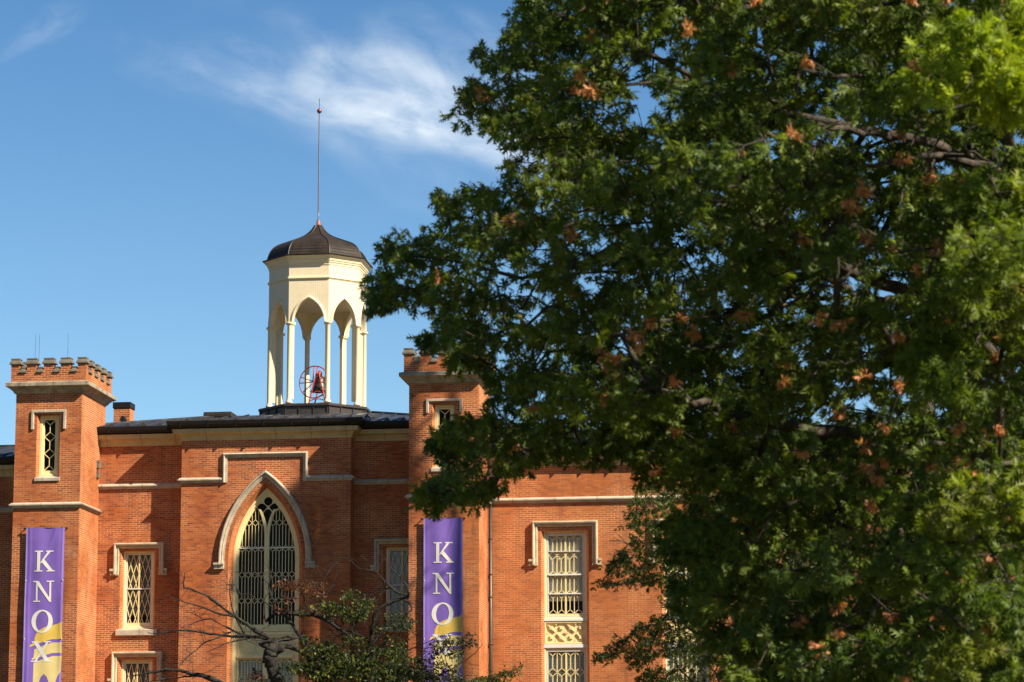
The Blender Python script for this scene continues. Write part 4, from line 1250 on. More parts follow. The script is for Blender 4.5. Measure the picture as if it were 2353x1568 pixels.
# columns with a flat post behind each
cpts = octo(0.68 + 0.885, 0.68, 0)
for i in range(8):
    x, y, _ = cpts[i]
    d = Vector((x - ccx, y - CUY, 0)).normalized(); t = Vector((-d.y, d.x, 0))
    c = MB(); zb = z_deck + 0.02
    c.lathe(x, y, [(0.075, zb), (0.075, zb + 0.04), (0.125, zb + 0.045), (0.128, zb + 0.075), (0.10, zb + 0.13), (0.088, zb + 0.19), (0.086, zb + 0.25), (0.080, z_cap - 0.12),
                   (0.083, z_cap - 0.115), (0.10, z_cap - 0.08), (0.135, z_cap - 0.055), (0.142, z_cap - 0.03), (0.135, z_cap - 0.002), (0.0, z_cap - 0.002)], 18)
    col_ = c.build('column', CREAMC, cupo, smooth=True)
    b = MB(); z0_ = zb + 0.20
    f_ = lambda u, w, z: tuple(Vector((x, y, z)) - d * u + t * w)
    rr = [[f_(0.02, -0.055, z), f_(0.02, 0.055, z), f_(0.20, 0.055, z), f_(0.20, -0.055, z)] for z in (z0_, z_cap - 0.03)]
    b.loft(rr, True, caps=True)
    rr = [[f_(-0.02, -0.09, z), f_(-0.02, 0.09, z), f_(0.24, 0.09, z), f_(0.24, -0.09, z)] for z in (z_cap - 0.06, z_cap + 0.03)]
    b.loft(rr, True, caps=True)
    b.build('post', CREAMC, cupo)
    p_ = MB(); p_.lathe(x, y, [(0.062, z_deck - 0.01), (0.062, zb + 0.01)], 10); p_.build('pin', IRON, cupo)
# deck
dk_ = MB(); AD, HD = 1.93, 0.80
dk_.loft([octo(AD - 0.06, HD - 0.03, tz - 0.5), octo(AD - 0.06, HD - 0.03, z_deck - 0.09), octo(AD, HD, z_deck - 0.085), octo(AD, HD, z_deck - 0.012), octo(AD - 0.02, HD - 0.01, z_deck)], True)
dk_.add(octo(AD - 0.02, HD - 0.01, z_deck), [tuple(range(8))])
P0 = octo(AD - 0.06, HD - 0.03, 0)
for i in range(8):
    a, b = Vector(P0[i]), Vector(P0[(i + 1) % 8]); n_ = max(2, int((b - a).length / 0.45)); t = (b - a).normalized(); nr = Vector((t.y, -t.x, 0))
    for k in range(n_ + 1):
        p = a + (b - a) * min(max(k / n_, 0.02), 0.98)
        for s in (0,):
            q_ = [p - t * 0.014, p + t * 0.014, p + t * 0.014 + nr * 0.035, p - t * 0.014 + nr * 0.035]
            dk_.loft([[(w.x, w.y, tz - 0.4) for w in q_], [(w.x, w.y, z_deck - 0.085) for w in q_]], True)
dk_.build('deck', FLASH, cupo)

# ------------------------------------------------------------------ the bell
bell = empty('church_bell', (ccx, CUY, z_deck))
tag(bell, 'dark bronze bell with big red wheel and red frames inside the white cupola', 'bell')
bcx = X(736.5, 880, CUY); bx0 = bcx
zB = lambda yc: Z(722, 827.2 + yc * 0.07327, CUY)
kB = 0.07327 / 64.6
bb = MB()
zl = zB(1000)
bb.lathe(bx0 - 0.02, CUY, [(0.0, zl + 0.545), (0.10, zl + 0.54), (0.165, zl + 0.50), (0.185, zl + 0.44), (0.20, zl + 0.30), (0.235, zl + 0.17), (0.30, zl + 0.06), (0.355, zl - 0.01), (0.335, zl - 0.014), (0.27, zl + 0.06), (0.2, zl + 0.2)], 28)
bb.lathe(bx0 - 0.02, CUY, [(0.203, zl + 0.30), (0.212, zl + 0.295), (0.212, zl + 0.28), (0.207, zl + 0.275)], 28)
bb.lathe(bx0 - 0.02, CUY, [(0.28, zl + 0.105), (0.287, zl + 0.10), (0.295, zl + 0.08)], 28)
bb.tube([(bx0 - 0.02, CUY, zl + 0.3), (bx0 - 0.02, CUY, zl - 0.06)], [0.02, 0.045], 8)
bb.build('bell_body', BRONZE, bell, smooth=True)
yk = MB(); yk.tube([(bx0 - 0.02, CUY - 0.42, zl + 0.53), (bx0 - 0.02, CUY + 0.42, zl + 0.53)], 0.035, 8)
yk.tube([(bx0 - 0.02, CUY - 0.16, zl + 0.50), (bx0 - 0.02, CUY - 0.10, zl + 0.70), (bx0 - 0.02, CUY + 0.10, zl + 0.70), (bx0 - 0.02, CUY + 0.16, zl + 0.50)], 0.05, 8)
yk.build('yoke', REDP, bell, smooth=True)
wy = CUY - 0.36; wcx = X(722.1, 878, wy); wcz = Z(722.1, 878.2, wy); wr = 37.3 / 65.4
wh = MB(); tilt = rad(-14)
wp = lambda a, r: (wcx + r * math.cos(a) * math.cos(tilt), wy + r * math.cos(a) * math.sin(tilt), wcz + r * math.sin(a))
pts = [wp(2 * math.pi * k / 40, wr) for k in range(41)]
wh.tube(pts, 0.022, 6, cap=False)
for a in (22, 97.5, 158, 181, 218, 322, 356): 
    aa = rad(a); c0 = wp(aa, 0.06)
    if a == 97.5:
        wh.tube([(wcx - 0.05, wy, wcz), wp(rad(91), wr)], 0.022, 6); wh.tube([(wcx + 0.06, wy, wcz), wp(rad(78), wr)], 0.022, 6)
    else: wh.tube([c0, wp(aa, wr)], 0.018, 6)
wh.build('wheel', REDP, bell, smooth=True)
for yv in (CUY - 0.46, CUY + 0.46):
    fr_ = MB(); zt_ = zl + 0.56; zb_ = z_deck + 0.05; px_ = bx0 - 0.02
    fr_.tube([(px_ - 0.05, yv, zt_), (px_ - 0.34, yv - 0.03, zb_)], [0.022, 0.030], 6); fr_.tube([(px_ + 0.05, yv, zt_), (px_ + 0.34, yv - 0.03, zb_)], [0.022, 0.030], 6)
    fr_.tube([(px_ - 0.06, yv, zt_), (px_ + 0.06, yv, zt_)], 0.045, 8)
    for hgt, w_ in ((0.25, 0.275), (0.52, 0.165)):
        fr_.tube([(px_ + w_ * (k / 4 - 1), yv, zb_ + hgt + 0.07 * (1 - (k / 4 - 1) ** 2)) for k in range(9)], 0.018, 6)
    for s in (-1, 1): fr_.box(px_ + s * 0.37 - 0.11, px_ + s * 0.37 + 0.11, yv - 0.09, yv + 0.09, z_deck + 0.002, zb_ + 0.09)
    fr_.box(px_ - 0.36, px_ + 0.36, yv - 0.03, yv + 0.03, z_deck + 0.003, z_deck + 0.05)
    fr_.build('frame', REDP, bell)

# ------------------------------------------------------------------ banners
def banner(px_l, px_r, v_top, u_mid, ltr_rows, x_off, label, folds, cap_w):
    """purple cloth with upright lettering; ltr_rows: pixel (top, bottom) of each capital"""
    YB_ = YT - 0.13
    x0, x1 = X(px_l, v_top + 60, YB_), X(px_r, v_top + 60, YB_); zt = Z(u_mid, v_top, YB_)
    zb = Z(u_mid, 1662, YB_)
    root = empty('banner', ((x0 + x1) / 2, YB_, zb))
    tag(root, label, 'banner', 'college banners on the towers')
    Wd = x1 - x0
    def disp(x, z):
        u_ = (x - x0) / Wd
        d = 0.018 * math.sin(z * 1.3 + folds) * math.sin(u_ * 3.1) + 0.009 * math.sin(u_ * 11 + z * 0.9 + folds) + 0.006 * math.sin(u_ * 5 - z * 2.7)
        d += folds * 0.010 * math.exp(-((u_ - 0.10 - 0.01 * math.sin(z * 2)) / 0.035) ** 2)
        d += 0.008 * math.exp(-((u_ - 0.93 - 0.02 * math.sin(z * 1.1)) / 0.05) ** 2) * math.sin(z * 0.9 + 1.0)
        d += 0.012 * math.exp(-((u_ - 0.78 - (z - zt) * 0.25) / 0.05) ** 2) * math.exp((z - zt) * 1.1)
        return YB_ - d
    c = MB(); nx, nz = 60, 110
    g_ = [[(x0 + Wd * i / nx, disp(x0 + Wd * i / nx, zb + (zt - zb) * j / nz), zb + (zt - zb) * j / nz) for i in range(nx + 1)] for j in range(nz + 1)]
    c.loft(g_, False)
    c.build('cloth', PURPLE, root, smooth=True)
    e = MB()
    for a, b in ((0.0, 0.035), (0.945, 1.0)):
        e.loft([[(x0 + Wd * (a + (b - a) * i / 4), disp(x0 + Wd * (a + (b - a) * i / 4), zb + (zt - zb) * j / nz) - 0.003, zb + (zt - zb) * j / nz) for i in range(5)] for j in range(nz + 1)], False)
    e.build('hem', LILAC, root, smooth=True)
    rd = MB(); rd.tube([(x0 - 0.10, YB_ + 0.02, zt - 0.01), (x1 + 0.08, YB_ + 0.02, zt - 0.01)], 0.02, 8)
    for x in (x0 - 0.07, x1 + 0.05): rd.tube([(x, YB_ + 0.02, zt - 0.01), (x, YT, zt - 0.01)], 0.018, 6)
    rd.build('rod', IRON, root)
    # printed shapes: the gold dome, then two sand bands and the arcade
    fy = lambda off: (lambda x, z: disp(x, z) - off)
    def flat(mb, poly, off, fine=0.06):
        """lay a printed outline on the cloth as narrow strips"""
        xs_ = [p[0] for p in poly]; a, b = min(xs_), max(xs_); n = max(2, int((b - a) / 0.02))
        prev = None
        for k in range(n + 1):
            x = a + (b - a) * (k + (1e-3 if k == 0 else (-1e-3 if k == n else 0))) / n
            cr = []
            for i in range(len(poly)):
                p, q_ = poly[i], poly[(i + 1) % len(poly)]
                if (p[0] - x) * (q_[0] - x) < 0: cr.append(p[1] + (q_[1] - p[1]) * (x - p[0]) / (q_[0] - p[0]))
            cr.sort()
            pairs = [(cr[i], cr[i + 1]) for i in range(0, len(cr) - 1, 2)]
            if prev is not None:
                px0, pp = prev
                used = set()
                for (za, zb_) in pairs:
                    for qi, (zc_, zd_) in enumerate(pp):
                        if min(zb_, zd_) - max(za, zc_) > -0.02 and qi not in used or (min(zb_, zd_) - max(za, zc_) > 0):
                            A = [max(za, zc_), min(zb_, zd_)] if len(pairs) != len(pp) else None
                            l0, l1 = (zc_, zd_); r0_, r1_ = (za, zb_)
                            if A: l0, l1 = (max(zc_, min(za, zd_)), min(zd_, max(zb_, zc_))); r0_, r1_ = (max(za, min(zc_, zb_)), min(zb_, max(zd_, za)))
                            m_ = max(1, int(max(l1 - l0, r1_ - r0_) / 0.12)); 
                            colA = [(px0, fy(off)(px0, l0 + (l1 - l0) * t / m_), l0 + (l1 - l0) * t / m_) for t in range(m_ + 1)]
                            colB = [(x, fy(off)(x, r0_ + (r1_ - r0_) * t / m_), r0_ + (r1_ - r0_) * t / m_) for t in range(m_ + 1)]
                            mb.loft([colA, colB], False, flip=True); used.add(qi)
            prev = (x, pairs)
    z_O = ltr_rows[2]; z_X = ltr_rows[3]
    # crop scale: 374 units between the O cap line and the top of X's cap line is 548
    zO = Z(u_mid, z_O[0], YB_); zXb = Z(u_mid, z_X[1], YB_)
    kz = (zO - zXb) / (1188 - 282.0)
    def cv(px, py):                      # crop position -> cloth point
        left = 163 - (py - 470) * 0.0255
        return (x0 + Wd * (px - left) / 674.0, zO - (py - 282) * kz)
    dome_ = [(838, 470), (800, 502), (750, 525), (680, 540), (600, 555), (500, 590), (430, 628), (380, 680), (350, 750), (340, 855), (260, 890), (258, 927), (440, 858), (650, 793), (830, 793)]
    band_ = [(829, 850), (665, 850), (500, 905), (335, 970), (330, 1112), (295, 1127), (295, 1157), (480, 1090), (660, 1035), (825, 1035)]
    arch_ = [(823, 1090), (665, 1088), (500, 1140), (325, 1205), (318, 1450), (312, 1640), (305, 1800), (380, 1800), (395, 1660), (415, 1568), (450, 1462), (505, 1400), (560, 1455), (600, 1568),
             (612, 1650), (625, 1660), (625, 1800), (690, 1800), (690, 1660), (703, 1568), (740, 1452), (780, 1390), (815, 1362)]
    gd_ = MB(); flat(gd_, [cv(*p) for p in dome_], 0.004); gd_.build('dome_print', GOLD, root)
    sd_ = MB(); flat(sd_, [cv(*p) for p in band_], 0.004); flat(sd_, [cv(*p) for p in arch_], 0.004); sd_.build('arcade_print', SAND, root)
    # lettering
    def K(): return [[(.15, .03), (.31, .03), (.31, .97), (.15, .97)], [(.03, .94), (.43, .94), (.43, 1), (.03, 1)], [(.03, 0), (.43, 0), (.43, .06), (.03, .06)],
                     [(.30, .40), (.37, .40), (.82, .96), (.68, .96)], [(.58, .94), (.96, .94), (.96, 1), (.58, 1)], [(.37, .47), (.50, .60), (.96, .04), (.76, .04)], [(.62, 0), (1.03, 0), (1.03, .06), (.66, .06)]]
    def N_(): return [[(.15, .03), (.235, .03), (.235, .95), (.15, .95)], [(.0, .94), (.30, .94), (.26, 1), (.0, 1)], [(.02, 0), (.37, 0), (.37, .055), (.02, .055)],
                      [(.08, .99), (.29, .99), (.92, .03), (.90, -.01), (.82, -.01)], [(.81, .02), (.90, .02), (.90, .97), (.81, .97)], [(.67, .945), (1.04, .945), (1.04, 1), (.67, 1)]]
    def X_(): return [[(.09, .97), (.31, .97), (.93, .03), (.69, .03)], [(.76, .97), (.86, .97), (.27, .03), (.17, .03)], [(.02, .945), (.42, .945), (.42, 1), (.02, 1)], [(.62, .945), (.98, .945), (.98, 1), (.62, 1)],
                      [(0, 0), (.36, 0), (.36, .055), (0, .055)], [(.58, 0), (1.02, 0), (1.02, .055), (.58, .055)]]
    for key, (v0, v1), fx in zip('KNOX', ltr_rows, (0.225, 0.215, 0.205, 0.205)):
        lm = MB()
        za, zb_ = Z(u_mid, v1, YB_), Z(u_mid, v0, YB_); H_ = zb_ - za; xl = x0 + Wd * (fx + x_off); wd_ = Wd * cap_w
        if key == 'O':
            prevr = None; strip_o, strip_i = [], []
            for k in range(49):
                a = 2 * math.pi * k / 48
                ox, oz = .5 + .53 * math.cos(a), .5 + .525 * math.sin(a)
                ix, iz = .5 + .315 * math.cos(a - 0.10), .5 + .455 * math.sin(a - 0.03)
                w3 = lambda px_, pz_: (xl + wd_ * px_, disp(xl + wd_ * px_, za + H_ * pz_) - 0.009, za + H_ * pz_)
                strip_o.append(w3(ox, oz)); strip_i.append(w3(ix, iz))
            lm.loft([strip_o, strip_i], False)
        else:
            for si, st in enumerate({'K': K, 'N': N_, 'X': X_}[key]()):
                pl_ = [(xl + wd_ * a, za + H_ * b) for a, b in st]
                flat(lm, pl_, 0.008 + 0.0006 * si)
        lm.build('letter', LETTER, root)
    for v in (1334, 1468, 1600):
        for x in (x0 + 0.02, x1 - 0.025):
            z = Z(u_mid, v, YB_); ey = MB(); ey.lathe(x, disp(x, z) - 0.008, [(0.018, z - 0.018), (0.018, z + 0.018)], 8); ey.build('eyelet', ALU, root)

banner(59.3, 147.3, 1213.2, 103, [(1265.7, 1313.9), (1335, 1383.3), (1402.8, 1453.5), (1474, 1521)], 0.0, 'purple banner with off white letters hanging in full view on the far tower', 1.0, 0.525)
banner(973.5, 1063.0, 1191.0, 1018, [(1246.2, 1293.8), (1316.6, 1364.8), (1386, 1435.3), (1458, 1505)], 0.015, 'purple banner with its lowest letters hidden behind leafy twigs of the gnarled tree', 0.35, 0.53)

# ------------------------------------------------------------------ birds
def bird(u, v, dist, span, mat, label, tilt):
    p = at_dist(u, v, dist); r_ = empty('bird', p); tag(r_, label, 'bird')
    b = MB(); L = span * 0.5
    def T_(x, y, z):
        ca, sa = math.cos(tilt), math.sin(tilt)
        return (p.x + x * ca - z * sa, p.y + y, p.z + x * sa + z * ca)
    rings = []
    for t, r0_ in ((-0.5, 0.01), (-0.3, 0.06), (0.0, 0.10), (0.3, 0.07), (0.42, 0.06), (0.5, 0.012)):
        rings.append([T_(L * r0_ * 1.2 * math.cos(k * math.pi / 4), L * t, L * r0_ * math.sin(k * math.pi / 4)) for k in range(8)])
    b.loft(rings, True, caps=True)
    b.build('body', mat, r_, smooth=True)
    for s in (-1, 1):
        w = MB()
        up_ = [T_(s * L * x, L * y, L * z) for x, y, z in ((0.05, 0.22, 0.06), (0.5, 0.26, 0.20), (1.0, -0.02, 0.10), (0.5, 0.0, 0.19), (0.05, -0.14, 0.05))]
        dn = [(a, b_, c - 0.02 * L) for a, b_, c in up_]
        w.add(up_ + dn, [(0, 1, 3, 4), (1, 2, 3), (9, 8, 6, 5), (8, 7, 6), (0, 5, 6, 1), (1, 6, 7, 2), (2, 7, 8, 3), (3, 8, 9, 4)])
        w.build('wing', mat, r_)
bird(374, 303, 420, 0.60, FEATHERW, 'small white bird gliding alone high in the blue sky', rad(-4))
bird(139.5, 356, 260, 0.30, FEATHERD, 'tiny dark bird flying low and alone over the far tower', rad(62))

# ------------------------------------------------------------------ trees
def fast_mesh(name, V, F, mat, parent, cols=None, smooth=True):
    """V (n,3), F (m,3) numpy arrays -> mesh object under parent"""
    me = bpy.data.meshes.new(name)
    o3 = np.array(origin_of(parent))
    V = (V - o3).astype(np.float32)
    me.vertices.add(len(V)); me.vertices.foreach_set('co', V.ravel())
    me.loops.add(F.size); me.polygons.add(len(F))
    me.loops.foreach_set('vertex_index', F.astype(np.int32).ravel())
    me.polygons.foreach_set('loop_start', np.arange(0, F.size, F.shape[1], dtype=np.int32))
    me.polygons.foreach_set('loop_total', np.full(len(F), F.shape[1], dtype=np.int32))
    me.materials.append(mat)
    if smooth: me.polygons.foreach_set('use_smooth', np.ones(len(F), dtype=bool))
    me.update(calc_edges=True)
    if cols is not None:
        a = me.color_attributes.new('leaf_col', 'FLOAT_COLOR', 'POINT')
        a.data.foreach_set('color', np.concatenate([cols, np.ones((len(cols), 1))], 1).astype(np.float32).ravel())
    o = bpy.data.objects.new(name, me); COL.objects.link(o); o.parent = parent
    return o


class Tubes:
    def __init__(s): s.V = []; s.F = []; s.n = 0
    def add(s, pts, rads, seg=5):
        P = np.asarray(pts, float); n = len(P)
        T = np.gradient(P, axis=0); T /= np.linalg.norm(T, axis=1, keepdims=True) + 1e-9
        a = np.cross(T[0], (0.3, 0.2, 0.93)); a /= np.linalg.norm(a) + 1e-9
        ang = np.arange(seg) * 2 * np.pi / seg; out = np.empty((n, seg, 3))
        for i in range(n):
            a = a - T[i] * a.dot(T[i]); a /= np.linalg.norm(a) + 1e-9
            b = np.cross(T[i], a)
            out[i] = P[i] + (np.cos(ang)[:, None] * a + np.sin(ang)[:, None] * b) * rads[i]
        s.V.append(out.reshape(-1, 3))
        i, j = np.meshgrid(np.arange(n - 1), np.arange(seg), indexing='ij'); j2 = (j + 1) % seg
        q = np.stack([i * seg + j, i * seg + j2, (i + 1) * seg + j2, (i + 1) * seg + j], -1).reshape(-1, 4) + s.n
        s.F.append(q); s.n += n * seg
    def build(s, name, mat, parent): return fast_mesh(name, np.concatenate(s.V), np.concatenate(s.F), mat, parent)


OAK_V = np.array([(0, 0, 0), (-.09, .30, 0), (.09, .30, 0), (-.10, .56, 0), (.10, .56, 0), (-.07, .82, -.02), (.07, .82, -.02), (0, 1.0, -.08),
                  (-.40, .40, -.10), (.40, .40, -.10), (-.48, .76, -.16), (.48, .76, -.16), (-.24, .98, -.12), (.24, .98, -.12),
                  (-.05, .14, 0), (.05, .14, 0), (-.095, .42, 0), (.095, .42, 0), (-.085, .67, 0), (.085, .67, 0)])
OAK_F = np.array([(0, 2, 1), (1, 2, 4), (1, 4, 3), (3, 4, 6), (3, 6, 5), (5, 6, 7), (14, 1, 8), (15, 9, 2), (16, 3, 10), (17, 11, 4), (18, 5, 12), (19, 13, 6)])
OVA_V = np.array([(0, 0, 0), (-.20, .28, .05), (.20, .28, .05), (-.21, .52, .04), (.21, .52, .04), (0, .4, -.03), (0, 1.0, -.10), (-.10, .8, -.01), (.10, .8, -.01)])
OVA_F = np.array([(0, 5, 1), (0, 2, 5), (1, 5, 3), (2, 4, 5), (3, 5, 7), (5, 4, 8), (5, 8, 7), (7, 8, 6)])


def leaves_mesh(name, tv, tf, P, D, Nn, Sz, C, mat, parent):
    D = D / (np.linalg.norm(D, axis=1, keepdims=True) + 1e-9)
    Nn = Nn - D * np.sum(D * Nn, 1, keepdims=True); Nn /= np.linalg.norm(Nn, axis=1, keepdims=True) + 1e-9
    Sd = np.cross(D, Nn)
    V = P[:, None] + Sz[:, None, None] * (tv[None, :, 0:1] * Sd[:, None] + tv[None, :, 1:2] * D[:, None] + tv[None, :, 2:3] * Nn[:, None])
    n, k = len(P), len(tv)
    F = tf[None] + (np.arange(n) * k)[:, None, None]
    return fast_mesh(name, V.reshape(-1, 3), F.reshape(-1, 3), mat, parent, np.repeat(C, k, axis=0), smooth=False)


def in_poly(P, poly):
    x, y = P[:, 0], P[:, 1]; r = np.zeros(len(P), bool); n = len(poly)
    for i in range(n):
        (x1, y1), (x2, y2) = poly[i], poly[(i + 1) % n]
        c = ((y1 > y) != (y2 > y)) & (x < (x2 - x1) * (y - y1) / (y2 - y1 + 1e-12) + x1); r ^= c
    return r


def edge_dist(P, line):
    d = np.full(len(P), 1e9)
    for (x1, y1), (x2, y2) in zip(line[:-1], line[1:]):
        v = np.array([x2 - x1, y2 - y1], float); w = P - (x1, y1)
        t = np.clip((w @ v) / (v @ v + 1e-9), 0, 1); d = np.minimum(d, np.linalg.norm(w - t[:, None] * v, axis=1))
    return d


def world_pts(UV, dist):
    d = np.array(fw)[None] + np.array(rt)[None] * ((UV[:, 0:1] - CX) / FPX) - np.array(up)[None] * ((UV[:, 1:2] - CY) / FPX)
    return np.array(CAM)[None] + d * dist[:, None]


def sample_poly(poly, n, sep=0.0):
    a = np.array(poly); lo, hi = a.min(0), a.max(0); out = []
    while len(out) < n:
        p = lo + R.rand(4 * n, 2) * (hi - lo); p = p[in_poly(p, poly)]
        out.extend(p.tolist())
    return np.array(out[:n])


def unit(v): return v / (np.linalg.norm(v, axis=-1, keepdims=True) + 1e-9)


def grow(tubes, trunk_pts, trunk_r, limbs, C, leaf_r=0.0055, power=0.46, seg=4):
    """join every leaf cluster to the nearest part of the tree built so far, nearest clusters first"""
    nodes, par, fixed = [], [], []
    def chain(pts, rads, p0):
        for q, r_ in zip(pts, rads):
            nodes.append(np.array(q, float)); par.append(p0); fixed.append(r_); p0 = len(nodes) - 1
        return p0
    chain(trunk_pts, trunk_r, -1)
    for pts, rads in limbs:
        A = np.array(nodes); p0 = int(np.argmin(np.linalg.norm(A - pts[0], axis=1)))
        chain(pts, rads, p0)
    ax = np.array(trunk_pts)
    dax = np.min(np.linalg.norm(C[:, None] - ax[None], axis=2), axis=1)
    order = np.argsort(dax)
    NA = np.zeros((len(nodes) + 6 * len(C), 3)); NA[:len(nodes)] = nodes; cnt = len(nodes)
    ND = np.full(len(NA), 1e9); ND[:cnt] = np.min(np.linalg.norm(NA[:cnt, None] - ax[None], axis=2), axis=1)
    tips = {}
    ext = []
    for ci in order:
        c = C[ci]
        d = np.linalg.norm(NA[:cnt] - c, axis=1) + 1.4 * np.maximum(0, ND[:cnt] - dax[ci] + 0.15)
        j = int(np.argmin(d)); a = NA[j]; L = np.linalg.norm(c - a)
        m = max(1, int(L / 0.45)); p0 = j
        for k in range(1, m + 1):
            t = k / m; q = a + (c - a) * t
            if k < m: q = q + R.randn(3) * 0.05 * min(L, 1.2) + np.array((0, 0, 0.10 * L * math.sin(math.pi * t)))
            NA[cnt] = q; ND[cnt] = np.min(np.linalg.norm(ax - q, axis=1)); par.append(p0); fixed.append(0.0); p0 = cnt; cnt += 1
        tips[ci] = p0
    load = np.zeros(cnt)
    for p in tips.values(): load[p] += 1
    for i in range(cnt - 1, -1, -1):
        if par[i] >= 0: load[par[i]] += load[i]
    rad_ = np.maximum(np.array(fixed), leaf_r * np.maximum(load, 1) ** power)
    kids = {}
    for i, p in enumerate(par):
        if p >= 0: kids.setdefault(p, []).append(i)
    # runs: follow the heaviest child
    start = [(0, None)]
    while start:
        i, p = start.pop()
        run = [p, i] if p is not None else [i]
        while i in kids:
            ks = sorted(kids[i], key=lambda q_: -load[q_] - 1e4 * fixed[q_])
            for q_ in ks[1:]: start.append((q_, i))
            i = ks[0]; run.append(i)
        if len(run) < 2: continue
        rr = rad_[run].copy()
        if p is not None: rr[0] = min(rr[0], rr[1] * 1.15)
        tubes.add(NA[run], rr, 9 if rr[0] > 0.08 else (6 if rr[0] > 0.03 else seg))
    return NA, tips


def sprays(C, out_dir, n_tw, n_lf, rad_c, size, tubes, cols, pend=0.3, tw_r=0.0035, jit=1.0):
    """twigs with leaves round every cluster centre; returns leaf arrays"""
    n = len(C)
    base = np.repeat(C, n_tw, axis=0); od = np.repeat(out_dir, n_tw, axis=0)
    td = unit(od * 0.75 + R.randn(n * n_tw, 3) * np.array((0.8, 0.8, 0.45)) * jit + np.array((0, 0, -pend * 0.4)))
    tl = rad_c * (0.55 + 0.75 * R.rand(n * n_tw))
    if tubes is not None:
        end = base + td * tl[:, None]; mid = base + td * (tl * 0.5)[:, None] + np.array((0, 0, 0.05)) * tl[:, None] * 2
        for a, b, c in zip(base, mid, end): tubes.add((a, b, c), (tw_r * 1.5, tw_r * 1.1, tw_r * 0.6), 3)
    tt = np.clip(1.0 - np.abs(R.randn(n * n_tw, n_lf)) * 0.26, 0.05, 1.0)
    P = base[:, None] + td[:, None] * (tl[:, None] * tt)[..., None]
    P[..., 2] += 0.10 * tl[:, None] * np.sin(np.pi * tt) - pend * 0.15 * tl[:, None] * tt ** 2
    D = unit(td[:, None] * 0.45 + unit(R.randn(n * n_tw, n_lf, 3)) * 1.05 + np.array((0, 0, -pend)))
    Nn = unit(unit(R.randn(n * n_tw, n_lf, 3)) + np.array((0.15, -0.15, 0.55)))
    m = n * n_tw * n_lf
    Sz = size * (0.65 + 0.6 * R.rand(m))
    Cc = np.repeat(cols, n_tw * n_lf, axis=0) * (0.72 + 0.56 * R.rand(m, 1))
    return P.reshape(-1, 3), D.reshape(-1, 3), Nn.reshape(-1, 3), Sz, Cc


def bough_sprays(C, out, m, ln=0.62, wd=0.36, th=0.09):
    """flat layered sprays: m leaf clusters spread along and beside each bough end"""
    n = len(C); o = unit(out * np.array((1, 1, 0.25)) + R.randn(n, 3) * np.array((0.55, 0.55, 0.10)))
    lat = unit(np.cross(o, np.array((0, 0, 1.0))))
    a = (R.rand(n, m) * 2 - 1); b = (R.rand(n, m) * 2 - 1) * np.sqrt(np.clip(1.1 - a ** 2, 0.1, 1))
    sc = (0.65 + 0.6 * R.rand(n, 1, 1))
    P = C[:, None] + sc * (o[:, None] * (a * ln)[..., None] + lat[:, None] * (b * wd)[..., None])
    P[..., 2] += R.randn(n, m) * th - 0.16 * sc[..., 0] * (a * 0.5 + 0.5) ** 2
    return P.reshape(-1, 3), np.repeat(o, m, axis=0)


def leaf_colours(n, brown=0.02):
    t = R.rand(n, 1)
    a = np.array((0.070, 0.116, 0.024)); b = np.array((0.205, 0.255, 0.034))
    c = a + (b - a) * t ** 1.5
    yl = R.rand(n) < 0.07; c[yl] = np.array((0.13, 0.15, 0.022)) * (0.8 + 0.4 * R.rand(yl.sum(), 1))
    br = R.rand(n) < brown; c[br] = np.array((0.54, 0.25, 0.12)) * (0.8 + 0.6 * R.rand(br.sum(), 1))
    return c, br


# ---------------- the big oak
def P1(x, y): return (1551 + x * 0.51274, y * 0.51274)
def P2(x, y): return (1493.6 + x * 0.524, 746.8 + y * 0.524)
edge_main = [(1185, -380), (1200, -40), (1205, 20), (1165, 55), (1175, 85), (1100, 98), (1095, 150), (1150, 165), (1140, 185), (1055, 195), (1062, 235), (1110, 265), (1085, 280), (1130, 300),
             (1165, 322), (1148, 375), (1165, 412), (1062, 425), (1050, 445), (992, 435), (985, 462), (1022, 490), (1010, 520), (950, 545), (885, 545), (868, 580), (905, 600), (858, 640), (862, 715), (905, 725),
             (940, 690), (980, 700), (1012, 730), (1000, 755), (945, 765), (930, 795), (985, 800), (1040, 790), (1052, 850), (1105, 850), (1130, 875), (1125, 960), (1065, 945), (1000, 985), (1000, 1040), (1030, 1065), (985, 1100),
             (962, 1170), (1000, 1180), (1060, 1150), (1100, 1160), (1130, 1145), (1175, 1145), (1165, 1105), (1200, 1075), (1250, 1050), (1305, 1050), (1262, 1110), (1290, 1130), (1340, 1062), (1420, 1050), (1470, 1055), (1480, 1110),
             (1530, 1120), (1570, 1100), (1590, 1150), (1540, 1180), (1525, 1260), (1580, 1300), (1545, 1330), (1580, 1420), (1640, 1480), (1700, 1560), (1720, 1640)]
poly_main = edge_main + [(2700, 1640), (2700, -380)]
oak_base = at_dist(2760, 1500, 31.0); oak_base.z = 0
oak = empty('oak_tree', oak_base)
tag(oak, 'huge dark pin oak with blurred boughs and rusty dead leaf tufts overhanging the nearer tower', 'tree')

